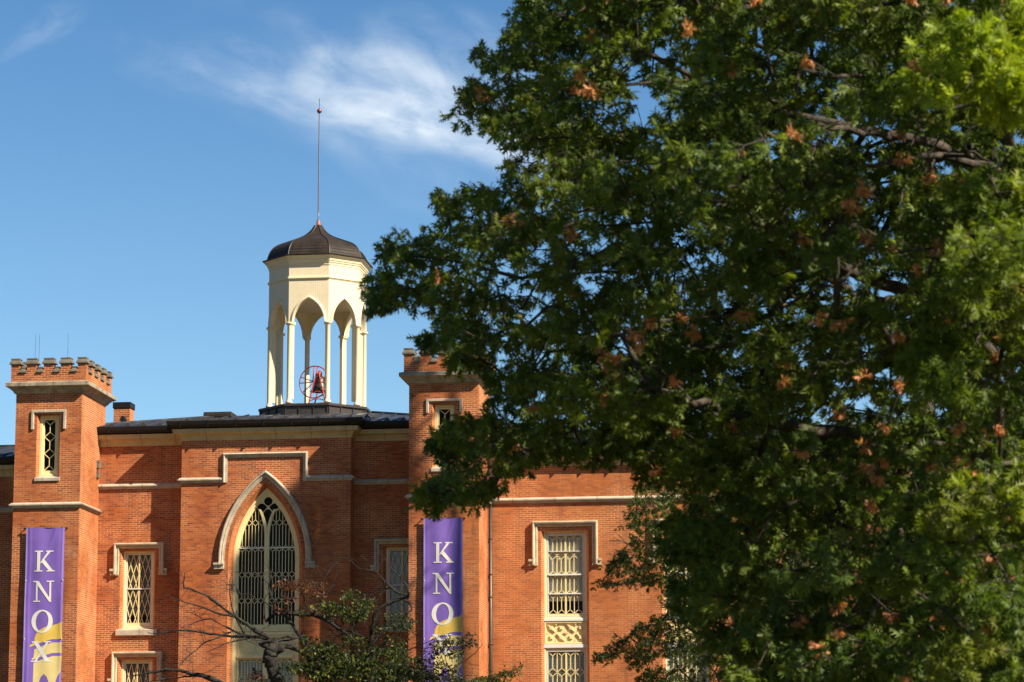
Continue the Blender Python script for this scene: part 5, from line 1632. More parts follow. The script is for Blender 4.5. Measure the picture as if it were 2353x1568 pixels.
# little windows through which the sky shows
HOLES = [(1480, 135, 34, 26), (1500, 225, 30, 42), (1560, 262, 26, 22), (1385, 262, 22, 30), (1262, 560, 30, 24), (1245, 610, 32, 22), (1350, 300, 20, 14), (1895, 300, 46, 20), (1925, 330, 22, 12),
         (2195, 395, 26, 22), (1990, 355, 16, 10), (1370, 345, 18, 20), (1290, 690, 20, 28), (1160, 620, 26, 22), (1340, 720, 18, 14), (1420, 605, 18, 16), (1590, 560, 18, 22), (1610, 610, 30, 12),
         (1640, 640, 22, 12), (1720, 655, 16, 12), (1790, 640, 14, 12), (2010, 790, 30, 20), (2035, 850, 26, 22), (2160, 850, 16, 10), (1945, 860, 18, 14), (1620, 800, 16, 12), (1960, 1150, 20, 8),
         (1285, 960, 16, 12), (1150, 910, 26, 34), (1200, 790, 14, 16), (1190, 840, 24, 18), (1720, 740, 16, 10), (1990, 1285, 26, 10), (2010, 1325, 16, 10), (1300, 470, 24, 16), (1215, 500, 20, 14), (1180, 745, 22, 12),
         (1690, 90, 12, 10), (1855, 260, 14, 10), (2270, 380, 14, 12), (1240, 160, 16, 14), (1310, 190, 14, 12), (1440, 400, 14, 12), (1560, 480, 12, 10), (2110, 560, 14, 14), (1880, 700, 16, 10), (2060, 660, 12, 10)]
# (holes carry no geometry: they only keep leaf clusters out of those gaps of the crown)
def keep_out(UV, pad=1.0):
    k = np.ones(len(UV), bool)
    for (u, v, a, b) in HOLES: k &= ((UV[:, 0] - u) / (a * pad)) ** 2 + ((UV[:, 1] - v) / (b * pad)) ** 2 > 1
    return k


UV = sample_poly(poly_main, 700)
e = edge_dist(UV, edge_main)
UV = UV[(e > 46)]; e = edge_dist(UV, edge_main)
half = 0.5 + 6.5 * np.sqrt(np.minimum(e, 650) / 650)
dist = 31.5 + half * (R.rand(len(UV)) * 2 - 1)
k = keep_out(UV, 1.9)
UV, dist, e = UV[k], dist[k], e[k]
# gaps in the near foliage where the limbs can be seen
BOUGHS = [(2060, 340, 210, 48), (1960, 500, 120, 38), (1960, 650, 90, 30), (2150, 330, 110, 50), (1640, 915, 100, 24)]
def clear_front(UV, dist, lim=31.0):
    k = np.ones(len(UV), bool)
    for (u, v, a, b) in BOUGHS: k &= ~((((UV[:, 0] - u) / a) ** 2 + ((UV[:, 1] - v) / b) ** 2 < 1) & (dist < lim))
    return k
k = clear_front(UV, dist); UV, dist, e = UV[k], dist[k], e[k]
# single clusters fill in between the sprays, chiefly towards the rim
UF = sample_poly(poly_main, 3300); ef = edge_dist(UF, edge_main)
kf = (ef > 26) & keep_out(UF, 1.3) & (R.rand(len(UF)) < np.where(ef < 170, 0.95, 0.36)); UF, ef = UF[kf], ef[kf]
dF = 31.5 + (0.5 + 6.5 * np.sqrt(np.minimum(ef, 650) / 650)) * (R.rand(len(UF)) * 2 - 1)
kf = clear_front(UF, dF); UF, ef, dF = UF[kf], ef[kf], dF[kf]
UK = sample_poly(poly_main, 2000); ek = edge_dist(UK, edge_main); kk = (ek > 150) & keep_out(UK, 1.0); UK = UK[kk]
UF = np.concatenate([UF, UK]); ef = np.concatenate([ef, ek[kk]]); dF = np.concatenate([dF, 33.0 + 4.5 * R.rand(len(UK))])
CF = world_pts(UF, dF)
# extra small clusters along the left rim draw its ragged outline
L_ = [np.array([p, q]) for p, q in zip(edge_main[1:-2], edge_main[2:-1])]
rim = []
for a, b in L_:
    for t in np.arange(0, 1, 15 / max(15, np.linalg.norm(b - a))): rim.append(a + (b - a) * t)
rim = np.array(rim) + R.randn(len(rim), 2) * 7
ins = []
for p in rim:
    for ang in R.rand(10) * 6.283:
        q_ = p + 30 * np.array((math.cos(ang), math.sin(ang)))
        if in_poly(q_[None], poly_main)[0] and edge_dist(q_[None], edge_main)[0] > 19: ins.append(q_); break
RIM = np.array(ins); RIM = RIM[keep_out(RIM, 1.2)]
rd_ = 31.5 + R.randn(len(RIM)) * 0.5 + (RIM[:, 0] - 1200) * 0.001
BRU = UF[R.choice(len(UF), 170, replace=False)]
Cb = world_pts(BRU, 31.5 - (0.3 + 6.3 * np.sqrt(np.minimum(edge_dist(BRU, edge_main), 650) / 650)) * (0.75 + 0.3 * R.rand(len(BRU))))
Cm0 = world_pts(UV, dist); Cr = world_pts(RIM, rd_)
# boughs that reach towards the viewer on the right
near_polys = [([(2085, 120), (2160, 70), (2260, 25), (2420, 10), (2420, 330), (2330, 300), (2250, 225), (2160, 250), (2070, 235), (2120, 180)], 23.6, 14),
              ([(2215, 440), (2260, 400), (2420, 380), (2420, 560), (2330, 560), (2240, 520)], 24.2, 7),
              ([(2165, 560), (2240, 530), (2420, 570), (2420, 680), (2300, 660), (2200, 650)], 23.5, 7),
              ([(2085, 1195), (2170, 1130), (2260, 1080), (2420, 1040), (2420, 1270), (2330, 1250), (2240, 1230), (2120, 1280)], 24.6, 8),
              ([(2195, 1470), (2270, 1390), (2340, 1320), (2420, 1300), (2420, 1530), (2330, 1520), (2260, 1525)], 24.4, 6),
              ([(2120, 720), (2200, 760), (2300, 760), (2280, 900), (2150, 880)], 25.0, 5)]
NU, ND_ = [], []
for pl_, dd, n_ in near_polys:
    q_ = sample_poly(pl_, n_); NU.append(q_); ND_.append(dd + R.rand(n_) * 2.2 - 0.8)
NU = np.concatenate(NU); Cn0 = world_pts(NU, np.concatenate(ND_))
ctr = np.array((oak_base.x, oak_base.y, 8.0))
def outd(C):
    d = unit(C - ctr); d[:, 2] = d[:, 2] * 0.5 - 0.10; return unit(d)
Cm, Om = bough_sprays(Cm0, outd(Cm0), 9)
Cn, On = bough_sprays(Cn0, unit(outd(Cn0) + np.array((-0.2, -0.5, 0))), 9, 0.34, 0.22, 0.07)
Cm = np.concatenate([Cm, CF]); Om = np.concatenate([Om, outd(CF)])
# the sunny side of the crown, out of frame, shades the rest
so = sample_poly([(2600, -700), (3800, -500), (3900, 1500), (2600, 1600)], 900)
sd_near = 26.5 + np.clip((so[:, 0] - 2600) / 1300, 0, 1) * 2
Cs = world_pts(so, sd_near + (13.5 * np.sqrt(np.clip((3950 - so[:, 0]) / 1300, 0.05, 1))) * R.rand(900))
tpx = sample_poly([(1300, -330), (2700, -900), (2700, -380), (1300, -380)], 230)
Ct = world_pts(tpx, 31 + 5 * (R.rand(230) * 2 - 1))

tub = Tubes()
trunk_pts = [np.array((oak_base.x, oak_base.y, z)) + np.array((0.10 * math.sin(z * 0.6), 0.08 * math.cos(z * 0.5), 0)) for z in np.arange(0, 17.1, 0.6)]
trunk_r = [0.52 * (1 - z / 19.5) + 0.22 * math.exp(-z / 0.5) for z in np.arange(0, 17.1, 0.6)]
def limb(pts_px, d0, d1, r0_, r1_):
    n = len(pts_px); P = [np.array(at_dist(u, v, d0 + (d1 - d0) * i / (n - 1))) for i, (u, v) in enumerate(pts_px)]
    # finer, slightly crooked
    Q, rr = [], []
    for i in range(n - 1):
        for t in (0, 0.5):
            q_ = P[i] + (P[i + 1] - P[i]) * t
            if t: q_ = q_ + R.randn(3) * 0.03
            Q.append(q_); rr.append(r0_ + (r1_ - r0_) * (i + t) / (n - 1))
    Q.append(P[-1]); rr.append(r1_); return Q, rr
L1 = limb([(2470, 520)] + [P1(*p) for p in ((1430, 760), (1330, 700), (1200, 660), (1100, 630), (1000, 610), (900, 590), (780, 575), (700, 580), (560, 545))], 30.5, 29.0, 0.075, 0.022)
L2 = limb([(2470, 500)] + [P1(*p) for p in ((1400, 740), (1250, 710), (1100, 700), (980, 720), (900, 745), (720, 770), (600, 790))], 30.2, 28.2, 0.05, 0.016)
L3 = limb([(2470, 760)] + [P1(*p) for p in ((1300, 1180), (1140, 1125), (1000, 1110), (920, 1095), (830, 1040), (740, 1000), (650, 920), (600, 830), (575, 740), (500, 640))], 30.6, 28.6, 0.085, 0.025)
L4 = limb([(2470, 900)] + [P1(*p) for p in ((1200, 1350), (1000, 1290), (800, 1220), (720, 1170), (640, 1110), (540, 1060), (470, 1000), (330, 930), (180, 880))], 30.8, 29.6, 0.085, 0.025)
L5 = limb([P1(*p) for p in ((1140, 1108), (920, 1103), (870, 1110), (800, 1200), (720, 1280), (600, 1310), (480, 1370))], 29.3, 28.6, 0.030, 0.010)
L6 = limb([(2470, 1000)] + [P1(*p) for p in ((1300, 1440), (1100, 1390), (960, 1340), (840, 1410), (680, 1420), (500, 1480))], 30.6, 29.4, 0.075, 0.02)
L7 = limb([(2470, 1080)] + [P2(*p) for p in ((1400, 560), (1000, 520), (700, 470), (520, 430), (380, 400), (300, 370), (240, 335), (120, 305), (0, 280), (-120, 290))], 30.8, 28.2, 0.09, 0.012)
L8 = limb([(2470, 1380)] + [P2(*p) for p in ((1300, 1150), (1100, 1180), (950, 1260), (800, 1290), (560, 1230))], 30.4, 29.4, 0.07, 0.02)
L9 = limb([P1(*p) for p in ((1330, 700), (1290, 660), (1240, 620), (1160, 660), (1100, 740), (1050, 800))], 29.2, 28.4, 0.026, 0.007)
LB = [limb([P1(1000, 610), (1700, 240), (1500, 130), (1330, 60)], 29.6, 31, 0.05, 0.015), limb([P1(180, 880), (1500, 500), (1350, 470), (1200, 450), (1080, 440)], 29.6, 31, 0.045, 0.008),
      limb([P1(180, 880), (1480, 560), (1330, 610), (1200, 640), (1050, 600), (930, 590)], 29.7, 31.4, 0.045, 0.008), limb([(1430, 770), (1330, 780), (1200, 760), (1080, 790)], 29, 31, 0.03, 0.008),
      limb([P2(-120, 290), (1330, 930), (1180, 985), (1060, 1010)], 28.4, 31, 0.02, 0.006)]
limbs = [L1, L2, L3, L4, L5, L6, L7, L8, L9] + LB
allC = np.concatenate([Cm, Cr, Cn, Cs, Ct, Cb])
NA, tips = grow(tub, trunk_pts, trunk_r, limbs, allC, 0.0048, 0.45)
LP = []
def spray_cols(n_sp, m, extra):
    c1_, _ = leaf_colours(n_sp, 0.0); c2_, _ = leaf_colours(n_sp * m + extra, 0.0)
    c2_[:n_sp * m] = 0.65 * np.repeat(c1_, m, axis=0) + 0.35 * c2_[:n_sp * m]
    return c2_
LP.append(sprays(Cm, Om, 3, 10, 0.19, 0.118, tub, spray_cols(len(Cm0), 9, len(CF)), 0.40))
LP.append(sprays(Cn, On, 3, 10, 0.19, 0.122, tub, spray_cols(len(Cn0), 9, 0) * np.where(np.repeat(NU[:, 1] < 360, 9)[:, None], (2.0, 1.85, 0.7), (1.25, 1.2, 0.9)), 0.40))  # sunlit brightness of the near boughs, strongest at the top, put into leaf colour
for C_, nt_, nl_, rc, sz_, br_ in ((Cr, 4, 8, 0.19, 0.118, 0.0), (Cs, 4, 7, 0.42, 0.135, 0.0), (Ct, 4, 7, 0.4, 0.13, 0.0), (Cb, 3, 6, 0.055, 0.085, 1.0)):
    col_, brm = leaf_colours(len(C_), br_)
    LP.append(sprays(C_, outd(C_), nt_, nl_, rc, sz_, tub if C_ is not Cs and C_ is not Ct else None, col_, 0.35))
tub.build('trunk', BARK, oak)
P_, D_, N__, S_, C__ = [np.concatenate([l[i] for l in LP]) for i in range(5)]
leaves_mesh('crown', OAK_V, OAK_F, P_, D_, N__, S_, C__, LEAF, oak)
print('oak leaves', len(P_))

# ---------------- the second oak, close to the building
edge_far = [(1560, 1055), (1500, 1090), (1470, 1130), (1450, 1165), (1440, 1200), (1455, 1225), (1440, 1260), (1405, 1285), (1395, 1320), (1380, 1350), (1420, 1358), (1450, 1345), (1490, 1350), (1520, 1342), (1535, 1400),
            (1515, 1415), (1470, 1430), (1440, 1455), (1400, 1475), (1372, 1500), (1362, 1525), (1400, 1520), (1440, 1510), (1465, 1530), (1470, 1580), (1430, 1640)]
poly_far = edge_far + [(2420, 1640), (2420, 1000), (1900, 940), (1700, 1010)]
far_base = at_dist(2140, 1500, 77.0); far_base.z = 0
oak2 = empty('oak_tree', far_base)
tag(oak2, 'farther oak close to the brick wall with sharp star shaped leaves beside the tall window', 'tree')
UV = sample_poly(poly_far, 1500); e = edge_dist(UV, edge_far); m_ = e > 15; UV, e = UV[m_], e[m_]
m_ = (R.rand(len(UV)) < np.where(UV[:, 0] > 1850, 0.8, 1.0)); UV, e = UV[m_], e[m_]
Cf = world_pts(UV, 76.5 + (0.6 + 4.2 * np.sqrt(np.minimum(e, 400) / 400)) * (R.rand(len(UV)) * 2 - 1))
rim = []
for a, b in zip(edge_far[:-1], edge_far[1:]):
    a, b = np.array(a), np.array(b)
    for t in np.arange(0, 1, 9 / max(9, np.linalg.norm(b - a))):
        p = a + (b - a) * t
        for ang in R.rand(10) * 6.283:
            q_ = p + 13 * np.array((math.cos(ang), math.sin(ang)))
            if in_poly(q_[None], poly_far)[0] and edge_dist(q_[None], edge_far)[0] > 8: rim.append(q_); break
rim = np.array(rim); Cfr = world_pts(rim, 76.5 + R.randn(len(rim)) * 0.5)
# the tree goes on above the frame: a tall upper crown whose shadow reaches the bay of the building
wu = sample_poly([(592, 1262), (640, 1200), (680, 1135), (712, 1120), (712, 1390), (674, 1420), (672, 1700), (604, 1700), (616, 1420)], 560)
tq = 9.5 + 3.4 * R.rand(560)
Cu = np.array([tuple(at(u, v, YP)) for u, v in wu]) + np.array((1.90, -1.0, 1.80)) * tq[:, None]
tub2 = Tubes()
tp = [np.array((far_base.x + 0.1 * math.sin(z), far_base.y, z)) for z in np.arange(0, 29.5, 0.6)]
grow(tub2, tp, [0.45 * (1 - z / 31) + 0.2 * math.exp(-z / 0.4) for z in np.arange(0, 29.5, 0.6)], [], np.concatenate([Cf, Cfr, Cu]), 0.006, 0.45)
ctr = np.array((far_base.x, far_base.y, 7.0))
LP = []
for C_, nt_, nl_, rc, sz_ in ((Cf, 5, 8, 0.50, 0.135), (Cfr, 4, 5, 0.19, 0.115), (Cu, 5, 9, 0.40, 0.16)):
    col_, _ = leaf_colours(len(C_), 0.02)
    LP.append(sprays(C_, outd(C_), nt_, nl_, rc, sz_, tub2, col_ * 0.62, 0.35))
# a bare twig standing out of the crown
for pts in ([(1470, 1262), (1440, 1250), (1408, 1235)], [(1440, 1250), (1420, 1228)], [(1425, 1243), (1400, 1243)]):
    tub2.add([np.array(at_dist(u, v, 76.5)) for u, v in pts], [0.014, 0.010, 0.006][:len(pts)], 4)
tub2.build('trunk', BARK, oak2)
P_, D_, N__, S_, C__ = [np.concatenate([l[i] for l in LP]) for i in range(5)]
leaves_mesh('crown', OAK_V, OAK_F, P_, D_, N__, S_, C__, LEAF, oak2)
print('far oak leaves', len(P_))

# ---------------- the gnarled half-bare tree
A_ = lambda x, y: (367.6 + x * 0.23083, 1206.3 + y * 0.23083)
B_ = lambda x, y: (712.3 + x * 0.2309, 1206.3 + y * 0.2309)
GD = 68.0
gb = at_dist(640, 1560, GD); gnarl_base = Vector((gb.x, gb.y, 0))
gn = empty('gnarled_tree', gnarl_base)
tag(gn, 'gnarled half bare tree with a stubby lichen trunk in front of the pointed window', 'tree')
tb = Tubes(); TIPS = []
def branch(px, w0, w1, dd0=0.0, dd1=0.0, f=A_, twigs=1.0, seg=6):
    """px: polyline in the crop; w: widths in crop pixels; dd: depth offsets in metres"""
    sc__ = 0.23083 * GD / FPX
    n = len(px); pts, rr = [], []
    for i in range(n - 1):
        u0_, v0_ = f(*px[i]); u1_, v1_ = f(*px[i + 1])
        m = max(1, int(math.hypot(px[i + 1][0] - px[i][0], px[i + 1][1] - px[i][1]) / 45))
        for k_ in range(m):
            t = k_ / m; T_ = (i + t) / (n - 1)
            j = R.randn(2) * (0.9 if k_ else 0)
            pts.append(np.array(at_dist(u0_ + (u1_ - u0_) * t + j[0], v0_ + (v1_ - v0_) * t + j[1], GD + dd0 + (dd1 - dd0) * T_)))
            rr.append((w0 + (w1 - w0) * T_) * sc__ / 2 * (1 + 0.18 * R.randn() * (1 if w0 > 12 else 0.5)))
    pts.append(np.array(at_dist(*f(*px[-1]), GD + dd1))); rr.append(w1 * sc__ / 2)
    rr = np.maximum(np.array(rr), 0.0035)
    tb.add(pts, rr, seg)
    # fine side twigs
    for i in range(1, len(pts)):
        if R.rand() < 0.75 * twigs:
            d = unit(pts[i] - pts[i - 1]); L = 0.18 + 0.5 * R.rand()
            q_ = unit(d * 0.6 + R.randn(3) * np.array((0.7, 0.5, 0.7)) + np.array((0, 0, 0.35)))
            b1 = pts[i] + q_ * L * 0.5 + R.randn(3) * 0.03; b2 = b1 + unit(q_ + R.randn(3) * 0.4) * L * 0.5
            tb.add((pts[i], b1, b2), (min(rr[i] * 0.45, 0.008), 0.005, 0.003), 3)
            if R.rand() < 0.7:
                b3 = b1 + unit(q_ + R.randn(3) * 0.8) * L * 0.35; tb.add((b1, (b1 + b3) / 2, b3), (0.004, 0.0035, 0.0025), 3)
    return pts
# trunk: stout, lumpy, broken off at the top
tpx = [(1190, 2700), (1195, 2200), (1185, 1800), (1180, 1568), (1150, 1500), (1130, 1420), (1090, 1340), (1110, 1270), (1130, 1220), (1120, 1170), (1095, 1120)]
twd = [180, 160, 148, 142, 138, 140, 156, 145, 130, 110, 70]
pts = [np.array(at_dist(*A_(*p), GD)) for p in tpx]; pts[0][2] = min(pts[0][2], 0.0)
sc__ = 0.23083 * GD / FPX
fine_p, fine_r = [], []
for i in range(len(pts) - 1):
    for t in np.arange(0, 1, 0.25):
        fine_p.append(pts[i] + (pts[i + 1] - pts[i]) * t + R.randn(3) * 0.012); fine_r.append((twd[i] + (twd[i + 1] - twd[i]) * t) * sc__ / 2 * (1 + 0.035 * R.randn()))
tb.add(fine_p, fine_r, 14)
for (x, y, w, d_) in ((1010, 1190, 60, -0.1), (1250, 1190, 60, 0.0), (1035, 1330, 90, -0.12), (1220, 1230, 70, -0.1), (1100, 1400, 70, -0.2), (1205, 1510, 95, -0.17), (1060, 1230, 70, -0.1), (1230, 1480, 60, -0.2)):
    c = np.array(at_dist(*A_(x, y), GD + d_)); r_ = w * sc__ / 2        # burrs and stubs
    e_ = c + unit(R.randn(3)) * r_ * 0.6
    q0 = np.array(at_dist(*A_(1150, y + 30), GD)); s_ = [q0 + (e_ - q0) * t for t in (0, 0.35, 0.7, 0.9, 1.0)]
    tb.add(s_, [r_ * 1.2, r_ * 1.1, r_ * 1.05, r_ * 0.75, r_ * 0.1], 8)
branch([(1240, 1200), (1290, 1190), (1310, 1180)], 45, 10, twigs=0); branch([(1270, 1195), (1278, 1172)], 20, 6, twigs=0); branch([(1030, 1210), (990, 1185), (985, 1170)], 40, 10, twigs=0)
B = [
 ([(1130, 1160), (1060, 1110), (960, 1060), (860, 985), (760, 920), (640, 840), (560, 770), (480, 710), (400, 680), (330, 650), (240, 632), (232, 580), (245, 480)], 46, 7, 0, -1.2),
 ([(760, 920), (680, 900), (600, 890), (520, 860), (440, 825), (330, 795), (200, 755), (100, 720)], 26, 8, -0.4, -1.0),
 ([(1110, 1160), (1000, 1115), (900, 1108), (720, 1112), (600, 1100), (500, 1090), (440, 1075), (300, 1055), (150, 1055), (0, 1080), (-120, 1075)], 40, 9, 0, 0.9),
 ([(900, 1105), (800, 1085), (740, 1060), (680, 1025), (620, 1000), (560, 965), (510, 935), (430, 945), (350, 970), (280, 1005)], 26, 7, 0.2, 0.9),
 ([(430, 945), (390, 915), (350, 890), (345, 820)], 9, 4, 0.6, 0.9), ([(360, 900), (290, 870), (230, 840)], 7, 3, 0.6, 0.9),
 ([(960, 1105), (860, 1130), (780, 1150), (640, 1185), (540, 1235), (460, 1270)], 22, 7, 0, -0.8),
 ([(740, 1060), (660, 1080), (560, 1130), (500, 1150), (440, 1175), (370, 1240), (300, 1290), (250, 1340), (190, 1400)], 20, 7, 0.2, -0.6),
 ([(840, 1085), (800, 1010), (770, 960), (740, 890), (720, 840), (705, 760), (690, 680), (690, 640), (697, 515)], 18, 4, 0.1, -0.4),
 ([(780, 700), (760, 600), (680, 595), (560, 605)], 10, 3, 0.5, 0.7), ([(770, 640), (800, 700), (890, 690), (960, 740), (1030, 760), (1130, 820)], 16, 8, 0.5, 0.4),
 ([(1110, 500), (1080, 430), (1045, 385)], 12, 5, 0.6, 0.6), ([(730, 470), (830, 475), (900, 500), (1000, 500), (1080, 590)], 8, 8, 0.6, 0.5), ([(1130, 820), (1080, 590), (1110, 500)], 12, 12, 0.5, 0.6),
 ([(1060, 980), (1040, 930), (1045, 870), (1035, 760), (1080, 680), (1140, 620)], 16, 6, 0.4, 0.7),
 ([(1150, 1150), (1050, 1160), (960, 1150), (900, 1125)], 22, 9, 0, -0.5),
 ([(1170, 1140), (1260, 1115), (1350, 1125), (1400, 1120)], 26, 20, 0, 0.3), ([(1180, 1165), (1280, 1150), (1360, 1130)], 20, 12, 0.1, 0.3),
 ([(1210, 1210), (1300, 1215), (1380, 1250), (1440, 1275), (1490, 1340), (1510, 1400), (1560, 1480), (1600, 1568), (1640, 1700)], 46, 58, 0, 0.5),
 ([(1420, 1130), (1380, 1090), (1345, 1040), (1320, 990), (1280, 960), (1250, 900)], 52, 30, 0.3, 0.6), ([(1400, 1120), (1440, 1200), (1450, 1275)], 40, 44, 0.3, 0.3), ([(1410, 1105), (1425, 1040)], 14, 4, 0.3, 0.3),
 ([(1050, 970), (1080, 940), (1140, 890), (1260, 880), (1390, 890), (1520, 895), (1640, 930), (1740, 995), (1790, 1040)], 30, 52, 0.6, 0.3),
 ([(1560, 905), (1680, 900), (1760, 915)], 22, 14, 0.3, 0.4), ([(1520, 890), (1480, 840), (1440, 780), (1425, 690), (1420, 640), (1440, 570), (1470, 520)], 22, 5, 0.3, 0.0),
 ([(1530, 880), (1570, 820), (1620, 760), (1660, 690), (1700, 630), (1745, 590)], 24, 7, 0.3, 0.5), ([(1620, 560), (1625, 640), (1600, 760)], 14, 12, 0.4, 0.4), ([(1620, 560), (1680, 460), (1742, 390), (1790, 330)], 14, 5, 0.4, 0.6),
 ([(1610, 520), (1560, 420), (1500, 320), (1480, 190)], 8, 3, 0.4, 0.2), ([(1480, 520), (1455, 400), (1470, 350)], 6, 3, 0, 0),
]
for px, w0, w1, a, b in B: branch(px, w0, w1, a, b)
B2 = [
 ([(90, 900), (200, 970), (300, 1040), (400, 1110), (470, 1180)], 50, 20, 0.3, -0.6), ([(60, 895), (180, 905), (320, 915), (400, 930)], 18, 8, 0.3, 0.6), ([(470, 960), (420, 1030), (360, 1080), (260, 1110), (210, 1190)], 26, 12, 0.3, 0.0),
 ([(545, 1800), (545, 1568), (542, 1480), (560, 1330), (595, 1210), (615, 1100), (620, 1020), (640, 930), (665, 870), (720, 815), (790, 775), (850, 752), (920, 735), (985, 715)], 70, 26, 0.2, 0.0),
 ([(980, 720), (985, 680), (950, 590), (910, 530), (870, 490), (820, 450), (780, 400)], 24, 7, 0.0, -0.4), ([(985, 700), (930, 695), (880, 680), (810, 628), (740, 560), (690, 500), (665, 470), (590, 455), (490, 440), (420, 372), (340, 325)], 28, 6, 0.0, 0.6),
 ([(800, 625), (720, 650), (640, 690), (560, 710), (500, 730), (400, 800), (320, 830)], 16, 6, 0.2, 0.5), ([(740, 560), (725, 640), (695, 740)], 16, 10, 0.2, 0.3), ([(820, 600), (800, 500), (825, 420)], 9, 4, 0, 0),
 ([(925, 740), (970, 765), (1005, 800), (1015, 850), (960, 880), (880, 915), (800, 970), (750, 1040), (690, 1110), (620, 1180)], 20, 20, 0, -0.2), ([(920, 745), (1000, 775), (1080, 805)], 14, 5, 0, -0.3),
 ([(595, 1210), (660, 1150), (760, 1130), (860, 1120), (970, 1085)], 14, 5, 0.2, 0.4), ([(560, 1330), (620, 1270), (720, 1210), (800, 1100), (880, 1000)], 18, 6, 0.1, -0.4), ([(600, 1200), (560, 1130), (480, 1090), (380, 1060), (160, 1045)], 14, 6, 0.2, 0.0),
 ([(540, 1320), (480, 1250), (420, 1180), (300, 1130)], 14, 6, 0.2, 0.4), ([(640, 1480), (800, 1500), (960, 1540), (1100, 1515), (1250, 1520), (1330, 1470), (1400, 1440), (1530, 1360), (1640, 1280), (1720, 1190)], 26, 5, 0.1, -0.8),
 ([(900, 1290), (1000, 1240), (1100, 1192), (1180, 1165), (1250, 1120)], 12, 4, -0.4, -0.8), ([(1080, 1215), (1150, 1230), (1220, 1215)], 12, 4, -0.4, -0.8), ([(960, 1540), (1050, 1430), (1120, 1330), (1160, 1290)], 10, 4, -0.3, -0.7),
 ([(1400, 1440), (1360, 1380), (1340, 1300), (1290, 1230)], 10, 4, -0.6, -0.8), ([(1100, 1515), (1300, 1545), (1500, 1540), (1560, 1500), (1690, 1495)], 12, 4, -0.3, -0.9), ([(1400, 1560), (1600, 1560), (1800, 1530), (1950, 1490), (2080, 1430)], 10, 4, -0.5, -1.0),
 ([(1300, 1480), (1400, 1560), (1500, 1640)], 12, 10, -0.5, -0.4), ([(0, 1200), (60, 1300), (200, 1400), (400, 1470), (560, 1500)], 18, 40, 0.6, 0.2), ([(300, 1480), (200, 1560)], 20, 30, 0.4, 0.3),
]
for px, w0, w1, a, b in B2: branch(px, w0, w1, a, b, f=B_)
branch([(-260, 1500), (-60, 1470), (60, 1440), (200, 1450), (330, 1495), (420, 1500), (520, 1540), (640, 1600), (900, 1700), (1150, 1750)], 12, 80, 0.6, 0.0)
branch([(-240, 1440), (-60, 1455), (180, 1440)], 6, 8, 0.6, 0.5); branch([(-200, 1570), (0, 1545), (200, 1520), (340, 1500)], 10, 16, 0.4, 0.4)

def leafy(regions, f):
    U, Nn_, K_, colr = [], [], [], []
    for (cx_, cy_, rx, ry, n_, kind, dd) in regions:
        a = R.rand(n_) * 6.283; r_ = np.sqrt(R.rand(n_))
        for aa, rr_ in zip(a, r_):
            U.append(np.array(at_dist(*f(cx_ + rx * rr_ * math.cos(aa), cy_ + ry * rr_ * math.sin(aa)), GD + dd + R.randn() * 0.35))); K_.append(kind)
    return U, K_
reg2 = [(400, 690, 70, 55, 22, 0, 0.3), (250, 830, 120, 45, 40, 0, 0.3), (420, 900, 130, 60, 56, 0, 0.2), (560, 760, 110, 30, 26, 0, 0.4), (550, 860, 90, 50, 24, 0, 0.2), (900, 950, 120, 50, 34, 1, -0.2), (830, 900, 40, 40, 9, 1, -0.2), (980, 1010, 50, 60, 12, 1, -0.3),
        (120, 1210, 140, 60, 46, 0, 0.3), (230, 1290, 220, 90, 74, 0, 0.2), (300, 1440, 300, 110, 165, 0, 0.1), (560, 1300, 150, 100, 44, 0, 0.0), (520, 1430, 220, 120, 130, 0, -0.1), (760, 1240, 130, 60, 40, 0, 0.2), (850, 1180, 70, 60, 22, 0, 0.3),
        (880, 1340, 120, 110, 80, 0, 0), (780, 1480, 200, 90, 110, 0, -0.2), (1000, 1400, 110, 110, 70, 1, -0.2), (1100, 1500, 150, 80, 70, 1, -0.3), (1290, 1180, 100, 60, 22, 2, -0.8), (1400, 1170, 60, 40, 12, 2, -0.8), (1560, 1115, 60, 22, 11, 2, -0.8), (1580, 1180, 60, 25, 12, 2, -0.8),
        (1280, 1290, 130, 90, 22, 2, -0.7), (1430, 1290, 70, 60, 16, 2, -0.8), (1330, 1420, 120, 90, 22, 2, -0.6), (1180, 1400, 80, 90, 16, 2, -0.5), (1450, 1480, 70, 40, 10, 2, -0.8), (1700, 1550, 120, 28, 34, 3, -0.8), (1850, 1520, 100, 26, 30, 3, -0.9), (1980, 1470, 70, 30, 20, 3, -1.0), (2050, 1430, 40, 20, 8, 3, -1.0), (1300, 1540, 200, 50, 55, 1, -0.3), (700, 1010, 60, 60, 14, 0, 0.0), (450, 1130, 120, 60, 30, 0, 0.2), (100, 800, 90, 70, 14, 0, 0.3)]
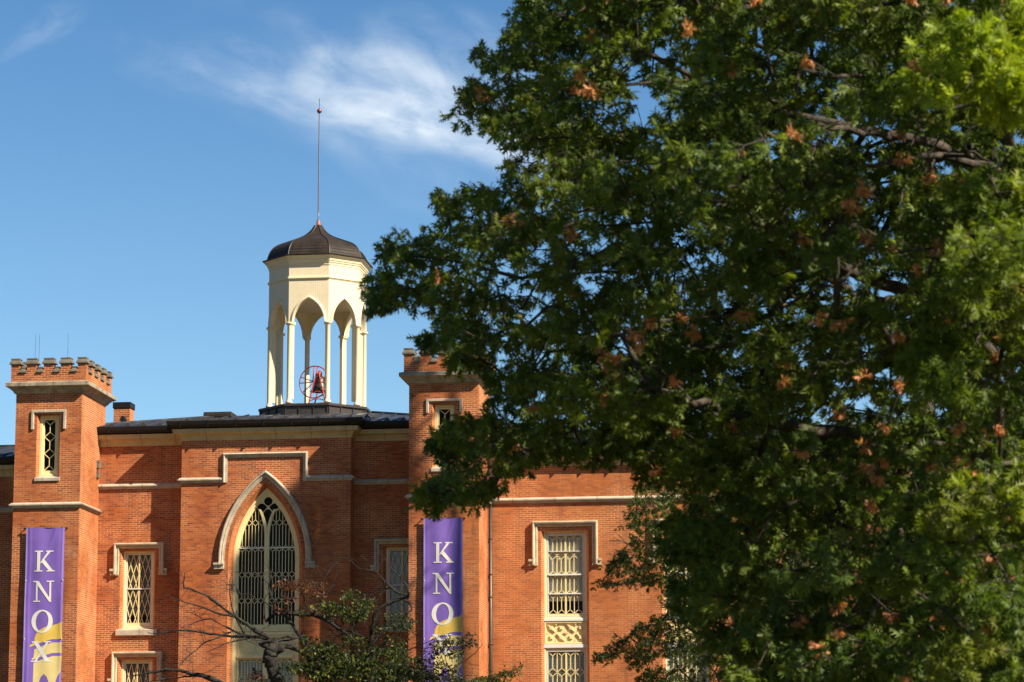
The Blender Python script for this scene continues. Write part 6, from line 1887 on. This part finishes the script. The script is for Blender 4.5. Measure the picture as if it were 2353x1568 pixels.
reg1 = [(1230, 590, 60, 40, 13, 4, 0.3), (1310, 610, 70, 60, 20, 4, 0.3), (1390, 600, 60, 60, 16, 4, 0.3), (1470, 600, 60, 70, 20, 4, 0.3), (1560, 590, 60, 50, 17, 4, 0.3), (1250, 740, 60, 40, 11, 4, 0.3), (1620, 670, 80, 40, 12, 4, 0.3), (1240, 830, 30, 60, 5, 4, 0.3),
        (1350, 1400, 150, 50, 46, 0, 0.0), (1480, 1430, 160, 60, 60, 0, 0.1), (1500, 1240, 100, 50, 26, 0, 0.2), (1640, 1230, 110, 60, 36, 0, 0.2), (1640, 1330, 130, 60, 44, 0, 0.2), (1620, 1480, 160, 80, 80, 0, 0.2), (1430, 870, 40, 40, 7, 0, 0.3), (1700, 800, 60, 40, 14, 0, 0.3), (1480, 1140, 60, 30, 12, 0, 0.3),
        (930, 1500, 90, 50, 12, 4, 0), (1000, 1540, 70, 40, 9, 4, 0)]
U1, K1 = leafy(reg2, B_); U2, K2 = leafy(reg1, A_)
Cg = np.array(U1 + U2); Kg = np.array(K1 + K2)
base_col = np.array([(0.060, 0.085, 0.018), (0.055, 0.068, 0.018), (0.046, 0.046, 0.020), (0.10, 0.105, 0.020), (0.16, 0.055, 0.022)])[Kg]
base_col = base_col * (0.65 + 0.5 * R.rand(len(Kg), 1))
yl = (Kg == 0) & (R.rand(len(Kg)) < 0.13); base_col[yl] = (0.16, 0.17, 0.02)
od_ = unit(R.randn(len(Cg), 3) * np.array((1, 0.6, 0.3)))
P_, D_, N__, S_, C__ = sprays(Cg, od_, 2, 3, 0.15, 0.088, tb, base_col, 0.55, 0.0028)
# hook each leafy spray to the nearest wood with a fine twig
W_ = np.concatenate(tb.V[:]); W_ = W_[::5]
for c in Cg:
    d = np.linalg.norm(W_ - c, axis=1) + (np.linalg.norm(W_ - c, axis=1) < 0.05) * 9
    q_ = W_[int(np.argmin(d))]
    if np.linalg.norm(q_ - c) > 0.03: tb.add((q_, (q_ + c) / 2 + R.randn(3) * 0.02, c), (0.006, 0.0045, 0.003), 3)
tb.build('trunk', BARK2, gn)
leaves_mesh('crown', OVA_V, OVA_F, P_, D_, N__, S_, C__, LEAF2, gn)
